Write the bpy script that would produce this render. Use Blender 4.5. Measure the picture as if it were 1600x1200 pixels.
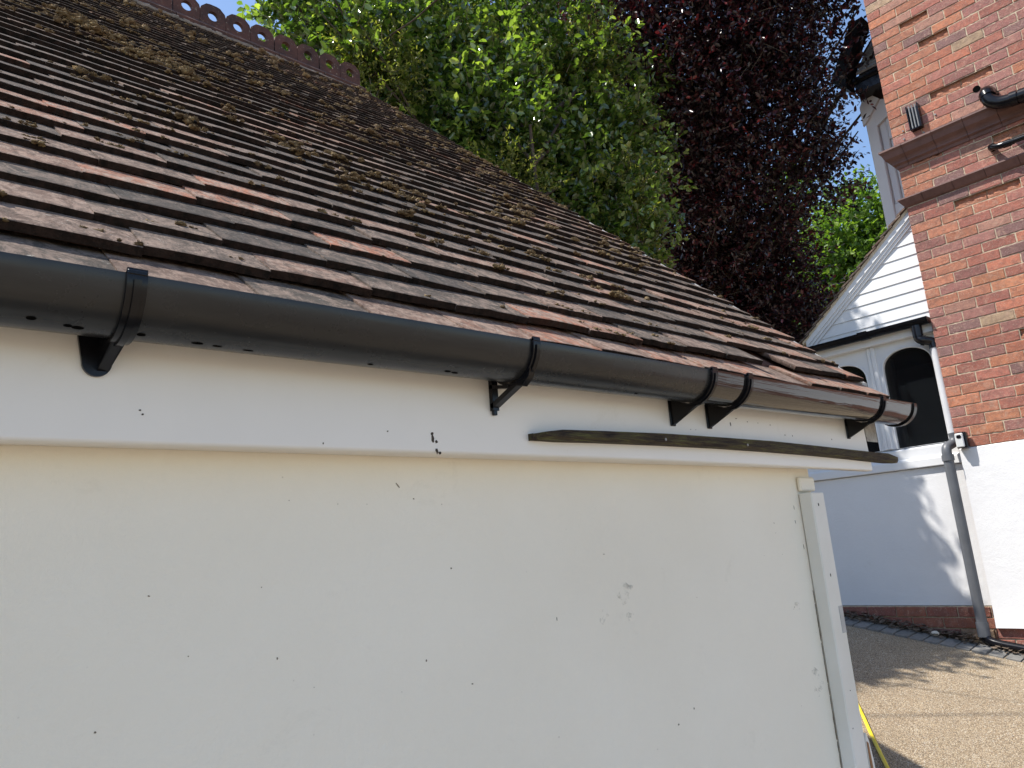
import bpy, math, random
import numpy as np
from mathutils import Vector, Matrix, noise
random.seed(7); RNG = np.random.default_rng(11)
R = math.radians
S = bpy.context.scene
for o in list(bpy.data.objects): bpy.data.objects.remove(o)

# ------------------------------------------------------------------ camera
cam = bpy.data.cameras.new('camera'); co = bpy.data.objects.new('camera', cam)
S.collection.objects.link(co); S.camera = co
cam.sensor_width = 36; cam.lens = 26.03; cam.clip_start = 0.02; cam.clip_end = 500
rx = Vector((0.74664201, -0.66082778, -0.07636982)); uy = Vector((-0.09035229, -0.21447883, 0.97254064)); fw = Vector((0.65906159, 0.71923951, 0.2198462))
co.matrix_world = Matrix(((rx.x, uy.x, -fw.x, 0), (rx.y, uy.y, -fw.y, 0), (rx.z, uy.z, -fw.z, 0), (0, 0, 0, 1)))
# ------------------------------------------------------------------ sky, sun, exposure
SUN = Vector((-0.40, 0.30, 0.866)).normalized()
w = bpy.data.worlds.new('World'); S.world = w; w.use_nodes = True
nt = w.node_tree; bg = nt.nodes['Background']
sky = nt.nodes.new('ShaderNodeTexSky'); sky.sky_type = 'NISHITA'; sky.sun_disc = False
sky.sun_elevation = math.asin(SUN.z); sky.sun_rotation = math.atan2(SUN.x, SUN.y) % (2 * math.pi)
sky.altitude = 0; sky.air_density = 1.0; sky.dust_density = 0.5; sky.ozone_density = 2.2
nt.links.new(sky.outputs[0], bg.inputs[0]); bg.inputs[1].default_value = 0.12
sl = bpy.data.lights.new('sun', 'SUN'); sl.energy = 3.9; sl.angle = R(0.53); sl.color = (1.0, 0.95, 0.88)
so = bpy.data.objects.new('sun', sl); S.collection.objects.link(so)
so.rotation_euler = SUN.to_track_quat('Z', 'Y').to_euler()
S.view_settings.view_transform = 'Standard'; S.view_settings.look = 'None'
S.view_settings.exposure = 1.0; S.view_settings.gamma = 1.0
S.render.engine = 'CYCLES'; S.cycles.max_bounces = 8; S.cycles.diffuse_bounces = 5

# ------------------------------------------------------------------ helpers
COL = S.collection
def tag(o, label=None, cat=None, group=None, kind=None):
    for k, v in (('label', label), ('category', cat), ('group', group), ('kind', kind)):
        if v: o[k] = v
    return o
def empty(name, loc, label, cat, group=None):
    o = bpy.data.objects.new(name, None); COL.objects.link(o); o.location = loc; o.empty_display_size = 0.1
    return tag(o, label, cat, group)
class MB:
    def __init__(s): s.v = []; s.f = []; s.m = []; s.c = []; s.cur = (0.5, 0.5, 0.5, 1)
    def add(s, vs, fs, m=0):
        n = len(s.v); s.v += [tuple(p) for p in vs]; s.c += [s.cur] * len(vs)
        for f in fs: s.f.append(tuple(i + n for i in f)); s.m.append(m)
    def box(s, x0, x1, y0, y1, z0, z1, m=0):
        s.hexa([(x0, y0, z0), (x1, y0, z0), (x1, y1, z0), (x0, y1, z0), (x0, y0, z1), (x1, y0, z1), (x1, y1, z1), (x0, y1, z1)], m)
    def hexa(s, p, m=0):
        s.add(p, [(3, 2, 1, 0), (4, 5, 6, 7), (0, 1, 5, 4), (1, 2, 6, 5), (2, 3, 7, 6), (3, 0, 4, 7)], m)
    def bbox(s, x0, x1, y0, y1, z0, z1, b=0.003, m=0):      # box with chamfered edges
        cs = []; fs = []
        P = {}
        for i in (0, 1):
            for j in (0, 1):
                for k in (0, 1):
                    X = (x0, x1)[i]; Y = (y0, y1)[j]; Z = (z0, z1)[k]
                    dx = b if i == 0 else -b; dy = b if j == 0 else -b; dz = b if k == 0 else -b
                    for a, q in enumerate(((X, Y + dy, Z + dz), (X + dx, Y, Z + dz), (X + dx, Y + dy, Z))):
                        P[i, j, k, a] = len(cs); cs.append(q)
        def q(a, *l): fs.append(tuple(P[i + (a,)] for i in l))
        q(0, (0, 0, 0), (0, 0, 1), (0, 1, 1), (0, 1, 0)); q(0, (1, 0, 0), (1, 1, 0), (1, 1, 1), (1, 0, 1))
        q(1, (0, 0, 0), (1, 0, 0), (1, 0, 1), (0, 0, 1)); q(1, (0, 1, 0), (0, 1, 1), (1, 1, 1), (1, 1, 0))
        q(2, (0, 0, 0), (0, 1, 0), (1, 1, 0), (1, 0, 0)); q(2, (0, 0, 1), (1, 0, 1), (1, 1, 1), (0, 1, 1))
        for k in (0, 1):
            for j in (0, 1): fs.append((P[0, j, k, 1], P[1, j, k, 1], P[1, j, k, 2], P[0, j, k, 2]))
            for i in (0, 1): fs.append((P[i, 0, k, 0], P[i, 1, k, 0], P[i, 1, k, 2], P[i, 0, k, 2]))
        for i in (0, 1):
            for j in (0, 1): fs.append((P[i, j, 0, 0], P[i, j, 1, 0], P[i, j, 1, 1], P[i, j, 0, 1]))
        for i in (0, 1):
            for j in (0, 1):
                for k in (0, 1): fs.append((P[i, j, k, 0], P[i, j, k, 1], P[i, j, k, 2]))
        s.add(cs, fs, m)
    def prism(s, pts, fn, h0, h1, m=0):                      # pts 2d outline, fn(a,b,h)->xyz
        n = len(pts); vs = [fn(a, b, h0) for a, b in pts] + [fn(a, b, h1) for a, b in pts]
        fs = [tuple(range(n))[::-1], tuple(range(n, 2 * n))] + [(i, (i + 1) % n, n + (i + 1) % n, n + i) for i in range(n)]
        s.add(vs, fs, m)
    def tube(s, path, r, n=12, m=0, caps=True):
        path = [Vector(p) for p in path]; rs = r if isinstance(r, (list, tuple)) else [r] * len(path)
        rings = []; up = None; base = len(s.v); vs = []
        for i, p in enumerate(path):
            t = (path[min(i + 1, len(path) - 1)] - path[max(i - 1, 0)]).normalized()
            if up is None:
                up = t.orthogonal().normalized()
            up = (up - t * up.dot(t)).normalized(); sd = t.cross(up)
            for k in range(n):
                a = 2 * math.pi * k / n; vs.append(p + (up * math.cos(a) + sd * math.sin(a)) * rs[i])
        fs = [(i * n + k, i * n + (k + 1) % n, (i + 1) * n + (k + 1) % n, (i + 1) * n + k) for i in range(len(path) - 1) for k in range(n)]
        if caps: fs += [tuple(range(n))[::-1], tuple(range((len(path) - 1) * n, len(path) * n))]
        s.add(vs, fs, m)
    def build(s, name, mats, parent=None, smooth=False, label=None, fix=True, ang=40):
        me = bpy.data.meshes.new(name); me.from_pydata(s.v, [], s.f)
        for m in (mats if isinstance(mats, (list, tuple)) else [mats]): me.materials.append(m)
        me.polygons.foreach_set('material_index', s.m)
        ca = me.color_attributes.new('tint', 'FLOAT_COLOR', 'POINT'); ca.data.foreach_set('color', np.array(s.c, dtype=np.float32).ravel())
        me.update()
        if fix:
            import bmesh
            bm = bmesh.new(); bm.from_mesh(me); bmesh.ops.recalc_face_normals(bm, faces=bm.faces); bm.to_mesh(me); bm.free()
        if smooth:
            me.polygons.foreach_set('use_smooth', [True] * len(me.polygons))
            try: me.set_sharp_from_angle(angle=R(ang))
            except Exception: pass
        o = bpy.data.objects.new(name, me); COL.objects.link(o)
        if parent: attach(o, parent)
        if label: o['label'] = label
        return o
def attach(o, p):
    o.parent = p
    o.matrix_parent_inverse = Matrix.Identity(4) if p.parent else Matrix.Translation(-p.location)
    return o
def arc(cx, cy, r, a0, a1, n): return [(cx + r * math.cos(R(a0 + (a1 - a0) * i / n)), cy + r * math.sin(R(a0 + (a1 - a0) * i / n))) for i in range(n + 1)]
def smoothpath(pts, n=8):
    P = [Vector(p) for p in pts]; out = []
    for i in range(len(P) - 1):
        a, b, c, d = P[max(i - 1, 0)], P[i], P[i + 1], P[min(i + 2, len(P) - 1)]
        for k in range(n):
            t = k / n; out.append(0.5 * ((2 * b) + (c - a) * t + (2 * a - 5 * b + 4 * c - d) * t * t + (3 * b - a - 3 * c + d) * t ** 3))
    return out + [P[-1]]

# ------------------------------------------------------------------ materials
class NT:
    def __init__(s, name, rough=0.7, spec=0.3):
        s.m = bpy.data.materials.new(name); s.m.use_nodes = True; s.t = s.m.node_tree; s.b = s.t.nodes['Principled BSDF']
        s.b.inputs['Roughness'].default_value = rough; s.b.inputs['Specular IOR Level'].default_value = spec
        tc = s.n('ShaderNodeTexCoord'); s.co = tc.outputs['Object']
    def n(s, t): return s.t.nodes.new(t)
    def l(s, a, b): s.t.links.new(a, b)
    def mapped(s, sc):
        m = s.n('ShaderNodeMapping'); m.inputs['Scale'].default_value = sc; s.l(s.co, m.inputs[0]); return m.outputs[0]
    def noise(s, scale, det=5, rough=0.6, co=None, dist=0):
        n = s.n('ShaderNodeTexNoise'); n.inputs['Scale'].default_value = scale; n.inputs['Detail'].default_value = det
        n.inputs['Roughness'].default_value = rough; n.inputs['Distortion'].default_value = dist; s.l(co or s.co, n.inputs['Vector']); return n.outputs['Fac']
    def voro(s, scale, feat='F1', out='Distance', co=None, rnd=1):
        n = s.n('ShaderNodeTexVoronoi'); n.feature = feat; n.inputs['Scale'].default_value = scale; n.inputs['Randomness'].default_value = rnd; s.l(co or s.co, n.inputs['Vector']); return n.outputs[out]
    def ramp(s, fac, stops, interp='LINEAR'):
        r = s.n('ShaderNodeValToRGB'); r.color_ramp.interpolation = interp; e = r.color_ramp.elements
        while len(e) < len(stops): e.new(0.5)
        for i, (p, c) in enumerate(stops): e[i].position = p; e[i].color = (c if isinstance(c, tuple) else (c, c, c)) + (1,)
        s.l(fac, r.inputs[0]); return r.outputs[0]
    def mix(s, fac, a, b, mode='MIX'):
        x = s.n('ShaderNodeMix'); x.data_type = 'RGBA'; x.blend_type = mode
        for v, i in ((fac, 0), (a, 6), (b, 7)):
            if isinstance(v, (int, float)): x.inputs[i].default_value = v
            elif isinstance(v, tuple): x.inputs[i].default_value = v + (1,)
            else: s.l(v, x.inputs[i])
        return x.outputs[2]
    def math(s, op, a, b=0.0):
        x = s.n('ShaderNodeMath'); x.operation = op
        for v, i in ((a, 0), (b, 1)):
            if isinstance(v, (int, float)): x.inputs[i].default_value = v
            else: s.l(v, x.inputs[i])
        return x.outputs[0]
    def attr(s, which='Color'):
        a = s.n('ShaderNodeAttribute'); a.attribute_name = 'tint'; return a.outputs[which]
    def sep(s, c):
        x = s.n('ShaderNodeSeparateColor'); s.l(c, x.inputs[0]); return x.outputs
    def base(s, c):
        if isinstance(c, tuple): s.b.inputs['Base Color'].default_value = c + (1,)
        else: s.l(c, s.b.inputs['Base Color'])
    def rough(s, c): s.l(c, s.b.inputs['Roughness'])
    def bump(s, h, strength=0.5, dist=0.002, prev=None):
        b = s.n('ShaderNodeBump'); b.inputs['Strength'].default_value = strength; b.inputs['Distance'].default_value = dist
        s.l(h, b.inputs['Height'])
        if prev: s.l(prev, b.inputs['Normal'])
        s.l(b.outputs[0], s.b.inputs['Normal']); return b.outputs[0]

def mat_simple(name, col, rough=0.6, spec=0.4, var=0.12, sc=6, bump=0.0, bsc=60, grime=None):
    k = NT(name, rough, spec)
    n = k.noise(sc, 6, 0.65)
    c = k.mix(k.ramp(n, [(0.3, 0.0), (0.7, 1.0)]), tuple(x * (1 - var) for x in col), tuple(min(1, x * (1 + var)) for x in col))
    if grime:
        g = k.ramp(k.noise(sc * 2.3, 8, 0.75), [(0.55, 0.0), (0.8, 1.0)])
        c = k.mix(g, c, grime)
    k.base(c)
    if bump: k.bump(k.noise(bsc, 6, 0.7), bump, 0.002)
    return k.m

# tile: tint.r picks the fired colour, tint.g weathering, tint.b = 1 at tail/underside, shade and algae painted dark
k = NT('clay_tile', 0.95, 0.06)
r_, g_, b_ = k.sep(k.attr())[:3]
fired = k.ramp(r_, [(0.0, (0.070, 0.064, 0.058)), (0.45, (0.102, 0.087, 0.074)), (0.66, (0.175, 0.118, 0.093)), (0.86, (0.28, 0.15, 0.105)), (1.0, (0.35, 0.16, 0.105))])
st = k.mapped((1.7, 1.1, 1.1))
blot = k.ramp(k.noise(19, 9, 0.8, st, 0.9), [(0.45, 0.0), (0.54, 1.0)])
c = k.mix(k.math('MULTIPLY', blot, k.math('ADD', 0.25, k.math('MULTIPLY', r_, 0.75))), fired, (0.33, 0.245, 0.195))
dark = k.ramp(k.noise(30, 9, 0.85, st, 0.8), [(0.46, 0.0), (0.58, 1.0)])
c = k.mix(k.math('MULTIPLY', dark, k.math('ADD', 0.45, k.math('MULTIPLY', g_, 0.5))), c, (0.055, 0.048, 0.042))
lich = k.ramp(k.noise(70, 6, 0.8), [(0.62, 0.0), (0.66, 1.0)])
c = k.mix(k.math('MULTIPLY', lich, 0.6), c, (0.48, 0.47, 0.42))
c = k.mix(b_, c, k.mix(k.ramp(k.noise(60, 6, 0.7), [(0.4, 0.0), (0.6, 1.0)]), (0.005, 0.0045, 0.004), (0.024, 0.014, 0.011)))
k.base(c)
p = k.bump(k.noise(150, 7, 0.8), 0.8, 0.002); k.bump(k.noise(22, 6, 0.75), 0.6, 0.006, p)
M_TILE = k.m
# ridge terracotta, weathered
k = NT('ridge_clay', 0.8, 0.25)
c = k.mix(k.ramp(k.noise(9, 8, 0.7), [(0.35, 0.0), (0.65, 1.0)]), (0.055, 0.036, 0.032), (0.13, 0.062, 0.048))
c = k.mix(k.ramp(k.noise(60, 5, 0.7), [(0.6, 0.0), (0.7, 1.0)]), c, (0.30, 0.26, 0.2)); k.base(c); k.bump(k.noise(90, 6, 0.7), 0.5, 0.003); M_RIDGE = k.m
M_MORT = mat_simple('bedding_mortar', (0.26, 0.23, 0.20), 0.9, 0.2, 0.3, 20, 0.7, 70)
# moss
k = NT('moss', 0.95, 0.1)
c = k.ramp(k.noise(45, 6, 0.7), [(0.3, (0.05, 0.034, 0.02)), (0.44, (0.16, 0.11, 0.06)), (0.58, (0.33, 0.24, 0.125)), (0.8, (0.52, 0.42, 0.19))])
c = k.mix(k.sep(k.attr())[0], c, (0.24, 0.175, 0.11)); k.base(c); k.bump(k.noise(260, 5, 0.8), 1.0, 0.006); M_MOSS = k.m
# painted fascia / garage render
def painted(name, col, warm, speck=0.5, bump=0.25, rough=0.55):
    k = NT(name, rough, 0.35)
    n = k.ramp(k.noise(1.6, 5, 0.6), [(0.35, 0.0), (0.65, 1.0)]); c = k.mix(n, col, warm)
    f = k.ramp(k.noise(7, 9, 0.78, None, 0.5), [(0.60, 0.0), (0.78, 1.0)]); c = k.mix(k.math('MULTIPLY', f, 0.22), c, (0.45, 0.41, 0.34))
    sp = k.ramp(k.voro(23), [(0.018, 1.0), (0.04, 0.0)]); gate = k.ramp(k.noise(3.1, 3, 0.5), [(0.5, 0.0), (0.56, 1.0)])
    c = k.mix(k.math('MULTIPLY', k.math('MULTIPLY', sp, gate), speck * .5), c, (0.3, 0.26, 0.2))
    k.base(c); p = k.bump(k.noise(5, 8, 0.72, None, 0.3), bump, 0.006); k.bump(k.noise(95, 5, 0.7), bump * 0.7, 0.0012, p)
    return k.m
M_FASCIA = painted('white_gloss_paint', (0.80, 0.79, 0.77), (0.76, 0.75, 0.73), 0.5, 0.10, 0.38)
M_GWALL = painted('cream_masonry_paint', (0.83, 0.785, 0.68), (0.80, 0.75, 0.64), 0.8, 0.75, 0.7)
M_POST = painted('white_timber_paint', (0.76, 0.75, 0.71), (0.66, 0.64, 0.57), 0.9, 0.2, 0.5)
M_RENDER = painted('white_masonry_paint', (0.70, 0.70, 0.70), (0.66, 0.66, 0.665), 0.35, 0.7, 0.8)
M_WHITE = painted('white_joinery_paint', (0.70, 0.705, 0.71), (0.66, 0.665, 0.67), 0.2, 0.06, 0.4)
M_CREAM = mat_simple('cream_verge_mortar', (0.62, 0.52, 0.38), 0.85, 0.2, 0.15, 14, 0.4, 80)
M_CHIP = mat_simple('bare_dark_timber', (0.06, 0.05, 0.042), 0.9, 0.2, 0.4, 60, 0.6, 120)
M_GREY = mat_simple('grey_filler', (0.45, 0.44, 0.42), 0.8, 0.2, 0.1, 30)
# gutters
k = NT('aged_black_gutter', 0.42, 0.4)
c = k.mix(k.ramp(k.noise(5, 6, 0.7, k.mapped((0.5, 4, 4))), [(0.35, 0.0), (0.7, 1.0)]), (0.014, 0.0145, 0.016), (0.030, 0.030, 0.030))
k.base(c); k.rough(k.ramp(k.noise(8, 6, 0.7), [(0.3, 0.22), (0.7, 0.32)])); k.bump(k.noise(3, 3, 0.5, k.mapped((0.6, 6, 6))), 0.12, 0.01); M_GUT = k.m
k = NT('new_black_gutter', 0.08, 0.6); k.base((0.011, 0.011, 0.012)); k.b.inputs['Coat Weight'].default_value = 0.15; k.b.inputs['Coat Roughness'].default_value = 0.04
k.bump(k.noise(6, 4, 0.6, k.mapped((0.22, 6, 6)), 0.3), 0.28, 0.012); M_GUTN = k.m
M_BLK = mat_simple('black_plastic', (0.006, 0.006, 0.008), 0.22, 0.3, 0.25, 20, 0.1, 40)
M_SPOT = mat_simple('matt_dark_spot', (0.004, 0.004, 0.004), 1.0, 0.0)
M_GPIPE = mat_simple('dark_grey_pipe', (0.10, 0.105, 0.115), 0.42, 0.4, 0.15, 8)
M_WPIPE = mat_simple('light_grey_pipe', (0.55, 0.55, 0.56), 0.45, 0.4, 0.06, 8)
# timber batten
k = NT('wet_mossy_timber', 0.75, 0.3)
g = k.noise(22, 8, 0.75, k.mapped((0.6, 7, 7)), 0.5)
c = k.ramp(g, [(0.36, (0.010, 0.007, 0.005)), (0.48, (0.040, 0.027, 0.017)), (0.58, (0.07, 0.062, 0.022)), (0.72, (0.15, 0.15, 0.05))])
k.base(c); k.bump(g, 0.8, 0.003); M_BATTEN = k.m
# brick: tint = colour; mortar
k = NT('red_brick', 0.88, 0.2)
c = k.attr(); n1 = k.noise(28, 8, 0.75); n2 = k.noise(120, 6, 0.7)
c = k.mix(k.ramp(n1, [(0.42, 0.0), (0.60, 0.85)]), c, k.mix(0.55, c, (0.13, 0.075, 0.065)))
c = k.mix(k.ramp(k.noise(15, 8, 0.8, None, 1.0), [(0.53, 0.0), (0.66, 0.6)]), c, (0.46, 0.29, 0.21))
c = k.mix(k.ramp(n2, [(0.56, 0.0), (0.68, 0.6)]), c, (0.50, 0.43, 0.35))
k.base(c); p = k.bump(n2, 1.0, 0.003); k.bump(n1, 0.9, 0.008, p); M_BRICK = k.m
M_MORTAR = mat_simple('lime_mortar', (0.44, 0.36, 0.26), 0.95, 0.1, 0.35, 30, 0.8, 110, (0.2, 0.15, 0.11))
M_BAND = mat_simple('brown_moulded_brick', (0.13, 0.068, 0.058), 0.6, 0.35, 0.25, 14, 0.4, 60, (0.12, 0.07, 0.06))
k = NT('brick_side_wall', 0.9, 0.2); br = k.n('ShaderNodeTexBrick'); mp = k.n('ShaderNodeMapping'); mp.inputs['Rotation'].default_value = (R(90), 0, 0); k.l(k.co, mp.inputs[0]); k.l(mp.outputs[0], br.inputs[0])
br.inputs['Color1'].default_value = (0.33, 0.13, 0.09, 1); br.inputs['Color2'].default_value = (0.27, 0.11, 0.09, 1); br.inputs['Mortar'].default_value = (0.4, 0.34, 0.26, 1)
br.inputs['Scale'].default_value = 1; br.inputs['Brick Width'].default_value = 0.222; br.inputs['Row Height'].default_value = 0.0785; br.inputs['Mortar Size'].default_value = 0.005
k.l(br.outputs[0], k.b.inputs[0]); M_BSIDE = k.m
M_SLATE = mat_simple('grey_hung_tile', (0.30, 0.295, 0.28), 0.8, 0.3, 0.2, 15, 0.4, 60)
M_BLACKPAINT = mat_simple('black_painted_timber', (0.012, 0.012, 0.014), 0.5, 0.35, 0.2, 10)
M_BROWN = mat_simple('dark_shingle', (0.10, 0.05, 0.038), 0.85, 0.2, 0.3, 18, 0.4)
k = NT('window_glass', 0.02, 0.5); k.base((0.01, 0.012, 0.014)); k.b.inputs['Alpha'].default_value = 0.5; k.b.inputs['IOR'].default_value = 1.6
k.bump(k.noise(2.2, 2, 0.5), 0.03, 0.01); M_GLASS = k.m
M_INT = mat_simple('dim_porch_interior', (0.26, 0.25, 0.24), 0.9, 0.1)
M_STEEL = mat_simple('aged_grey_metal', (0.22, 0.22, 0.22), 0.45, 0.5, 0.3, 40)
M_SAFE = mat_simple('silver_grey_plastic', (0.60, 0.61, 0.60), 0.4, 0.4, 0.05)
M_YEL = mat_simple('yellow_pvc', (0.80, 0.60, 0.03), 0.4, 0.4, 0.05)
M_TWIG = mat_simple('pale_bark', (0.22, 0.18, 0.14), 0.9, 0.1, 0.3, 30)
M_BARK = mat_simple('dark_bark', (0.09, 0.07, 0.055), 0.95, 0.1, 0.3, 20, 0.8, 40)
M_DEAD = mat_simple('dead_leaf', (0.13, 0.10, 0.075), 0.9, 0.1, 0.5, 40)
M_STONE = mat_simple('pale_pebble_stone', (0.55, 0.50, 0.42), 0.8, 0.2, 0.15, 30, 0.4)
# gravel
k = NT('resin_bound_gravel', 0.7, 0.35)
v = k.voro(200, 'F1', 'Color'); d = k.voro(200)
c = k.ramp(k.sep(v)[0], [(0.0, (0.19, 0.135, 0.08)), (0.35, (0.42, 0.31, 0.19)), (0.65, (0.58, 0.45, 0.29)), (0.88, (0.68, 0.58, 0.43)), (1.0, (0.78, 0.73, 0.62))])
c = k.mix(k.ramp(d, [(0.35, 0.0), (0.75, 0.85)]), c, (0.10, 0.075, 0.05))
c = k.mix(k.ramp(k.noise(2.2, 6, 0.7), [(0.4, 0.0), (0.7, 0.35)]), c, (0.22, 0.17, 0.11)); k.base(c)
k.bump(d, 1.0, -0.006); M_GRAVEL = k.m
k = NT('concrete_sett', 0.9, 0.2); c = k.mix(k.ramp(k.noise(40, 7, 0.7), [(0.4, 0.0), (0.65, 1.0)]), (0.15, 0.145, 0.135), (0.24, 0.23, 0.21)); c = k.mix(0.35, c, k.attr()); k.base(c); k.bump(k.noise(150, 5, 0.7), 0.7, 0.003); M_SETT = k.m
# leaves
def leafmat(name, stops, trans, rough=0.35, spec=0.5, tf=0.45):
    k = NT(name, rough, spec)
    c = k.ramp(k.sep(k.attr())[0], stops); k.base(c)
    tr = k.n('ShaderNodeBsdfTranslucent'); t2 = k.mix(1.0, c, trans, 'MULTIPLY'); k.l(t2, tr.inputs[0])
    mx = k.n('ShaderNodeMixShader'); mx.inputs[0].default_value = tf
    k.l(k.b.outputs[0], mx.inputs[1]); k.l(tr.outputs[0], mx.inputs[2]); k.l(mx.outputs[0], k.t.nodes['Material Output'].inputs[0]); return k.m
M_LGREEN = leafmat('laurel_leaf', [(0, (0.028, 0.055, 0.018)), (0.5, (0.09, 0.138, 0.036)), (0.85, (0.23, 0.30, 0.075)), (1, (0.33, 0.38, 0.11))], (1.7, 2.0, 0.55), 0.2, 1.0, 0.42)
M_LFINE = leafmat('fine_yellow_green_leaf', [(0, (0.05, 0.07, 0.02)), (0.5, (0.15, 0.165, 0.042)), (1, (0.38, 0.35, 0.095))], (1.6, 1.8, 0.6), 0.45, 0.35)
M_LPURP = leafmat('purple_leaf', [(0, (0.014, 0.007, 0.011)), (0.5, (0.022, 0.008, 0.012)), (0.85, (0.085, 0.020, 0.025)), (1, (0.20, 0.05, 0.05))], (2.0, 0.6, 0.6), 0.30, 0.9, 0.3)
M_LFAR = leafmat('bright_green_leaf', [(0, (0.05, 0.10, 0.02)), (0.5, (0.10, 0.17, 0.03)), (1, (0.20, 0.28, 0.05))], (1.6, 1.8, 0.6), 0.5, 0.3)

# ------------------------------------------------------------------ ground
def gz(x, y):
    z = -0.905 + 0.08 * (min(x, 7.5) - 6.2) + 0.187 * (max(min(y, 9), -7) - 2)
    if x < -6: z += 0.08 * (-6 - max(x, -60))
    return z
def gridmesh(name, xs, ys, mat, zf, kind='structure'):
    nx, ny = len(xs), len(ys)
    v = [(x, y, zf(x, y)) for y in ys for x in xs]
    f = [(j * nx + i, j * nx + i + 1, (j + 1) * nx + i + 1, (j + 1) * nx + i) for j in range(ny - 1) for i in range(nx - 1)]
    me = bpy.data.meshes.new(name); me.from_pydata(v, [], f); me.materials.append(mat)
    o = bpy.data.objects.new(name, me); COL.objects.link(o); o['kind'] = kind; return o
xs = [-200, -80, -40, -20, -10, -6] + [x * 1.0 for x in range(-5, 3)] + [3 + i * 0.25 for i in range(0, 19)] + [8, 10, 14, 20, 40, 80, 200]
ys = [-200, -80, -40, -20, -10, -7] + [y * 1.0 for y in range(-6, 0)] + [i * 0.25 for i in range(0, 17)] + [5, 6, 7, 8, 9, 12, 20, 40, 80, 200]
drive = gridmesh('gravel_driveway', xs, ys, M_GRAVEL, gz)
# kerb of setts along the house wall
mb = MB(); y = -2.6
while y < 4.6:
    wdt = 0.1; h = 0.012 + random.uniform(-.003, .003); yy = y + 0.004; y2 = y + wdt - 0.004
    g = random.uniform(0.11, 0.24); mb.cur = (g, g * 0.97, g * 0.92, 1)
    x0, x1 = 5.955 + random.uniform(-.004, .004), 6.155
    def P(x, yv, dz): return (x, yv, gz(x, yv) + dz)
    mb.hexa([P(x0, yy, -.05), P(x1, yy, -.05), P(x1, y2, -.05), P(x0, y2, -.05), P(x0 + .004, yy + .004, h), P(x1 - .004, yy + .004, h), P(x1 - .004, y2 - .004, h), P(x0 + .004, y2 - .004, h)])
    y += wdt
tag(mb.build('sett_kerb', M_SETT), kind='structure')

# ------------------------------------------------------------------ garage
GZ = -1.3
garage = empty('garage', (0, 1.04, GZ), 'low white rendered garage with mossy clay tiled roof and black gutter', 'garage')
def rz0(x): return -0.462 + 0.0161 * x
SL = 0.923
def roofz(x, y): return rz0(x) + SL * y
# walls
mb = MB(); mb.box(-4.0, 2.095, 1.04, 1.20, -2.2, 0.17)
mb.box(1.93, 2.094, 1.21, 6.6, -2.2, 0.17); mb.box(-4.0, 1.93, 6.45, 6.6, -2.2, 0.17)
MW = mb
# patched block above the post, hairline cracks
MW.bbox(2.013, 2.0975, 1.026, 1.039, 0.103, 0.143, 0.004)
def chip(mb, x, z, w, h, y, n=9, m=0, rot=0):
    pts = []
    for i in range(n):
        a = 2 * math.pi * i / n; rr = random.uniform(0.55, 1.1)
        px, pz = math.cos(a) * rr * w / 2, math.sin(a) * rr * h / 2
        pts.append((x + px * math.cos(rot) - pz * math.sin(rot), z + px * math.sin(rot) + pz * math.cos(rot)))
    mb.prism(pts, lambda a, b, h_: (a, h_, b), y - 0.0006, y + 0.0006, m)
for (x, z, w, h, r) in [(0.30, -.02, .004, .002, 0), (.47, -.12, .003, .004, 0), (.68, .12, .012, .0025, -.9), (.71, .098, .004, .003, 0), (.78, -.02, .004, .003, 0), (.81, -.21, .005, .003, 0), (1.02, -.13, .002, .008, 0), (1.03, -.41, .003, .004, 0),
                       (.72, -.16, .003, .004, 0), (1.35, -.38, .005, .004, 0), (1.41, -.36, .003, .006, 0), (1.98, .06, .003, .014, 0), (1.975, .02, .003, .010, .2), (2.0, -.05, .0025, .02, .1), (1.17, -.02, .004, .0025, 0), (.36, -.33, .003, .003, 0), (.06, .03, .006, .002, .2),
                       (1.86, .02, .003, .003, 0), (1.9, -.2, .003, .003, 0), (.245, -.17, .003, .003, 0), (.35, -.1, .002, .002, 0)]:
    chip(MW, x, z, w, h, 1.04, 7, 1, r)
for i in range(26):                                           # crack between post and wall
    z = -0.18 - i * 0.035; chip(MW, 2.0115, z, random.uniform(.002, .0055), 0.045, 1.0395, 8, 1)
for i in range(22): chip(MW, random.uniform(.1, 2.0), random.uniform(-.6, .12), random.uniform(.001, .002), random.uniform(.001, .002), 1.04, 6, 1)
# soft grey scuffs
k = NT('grey_scuff', 0.8, 0.2); k.base((0.42, 0.40, 0.36)); k.l(k.ramp(k.noise(38, 5, 0.7), [(0.52, 0.0), (0.75, 0.28)]), k.b.inputs['Alpha']); M_SCUFF = k.m
for (x, z, w, h) in [(.245, -.233, .03, .022), (1.22, -.10, .07, .05), (1.15, -.14, .03, .03), (1.22, -.15, .05, .02), (1.96, -.40, .08, .10), (1.93, -.2, .1, .03)]: chip(MW, x, z, w, h, 1.0392, 14, 2)
MW.build('wall', [M_GWALL, mat_simple('faint_brown_fleck', (0.20, 0.17, 0.13), 0.9, 0.1, 0.4, 60), M_SCUFF], garage)
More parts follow.
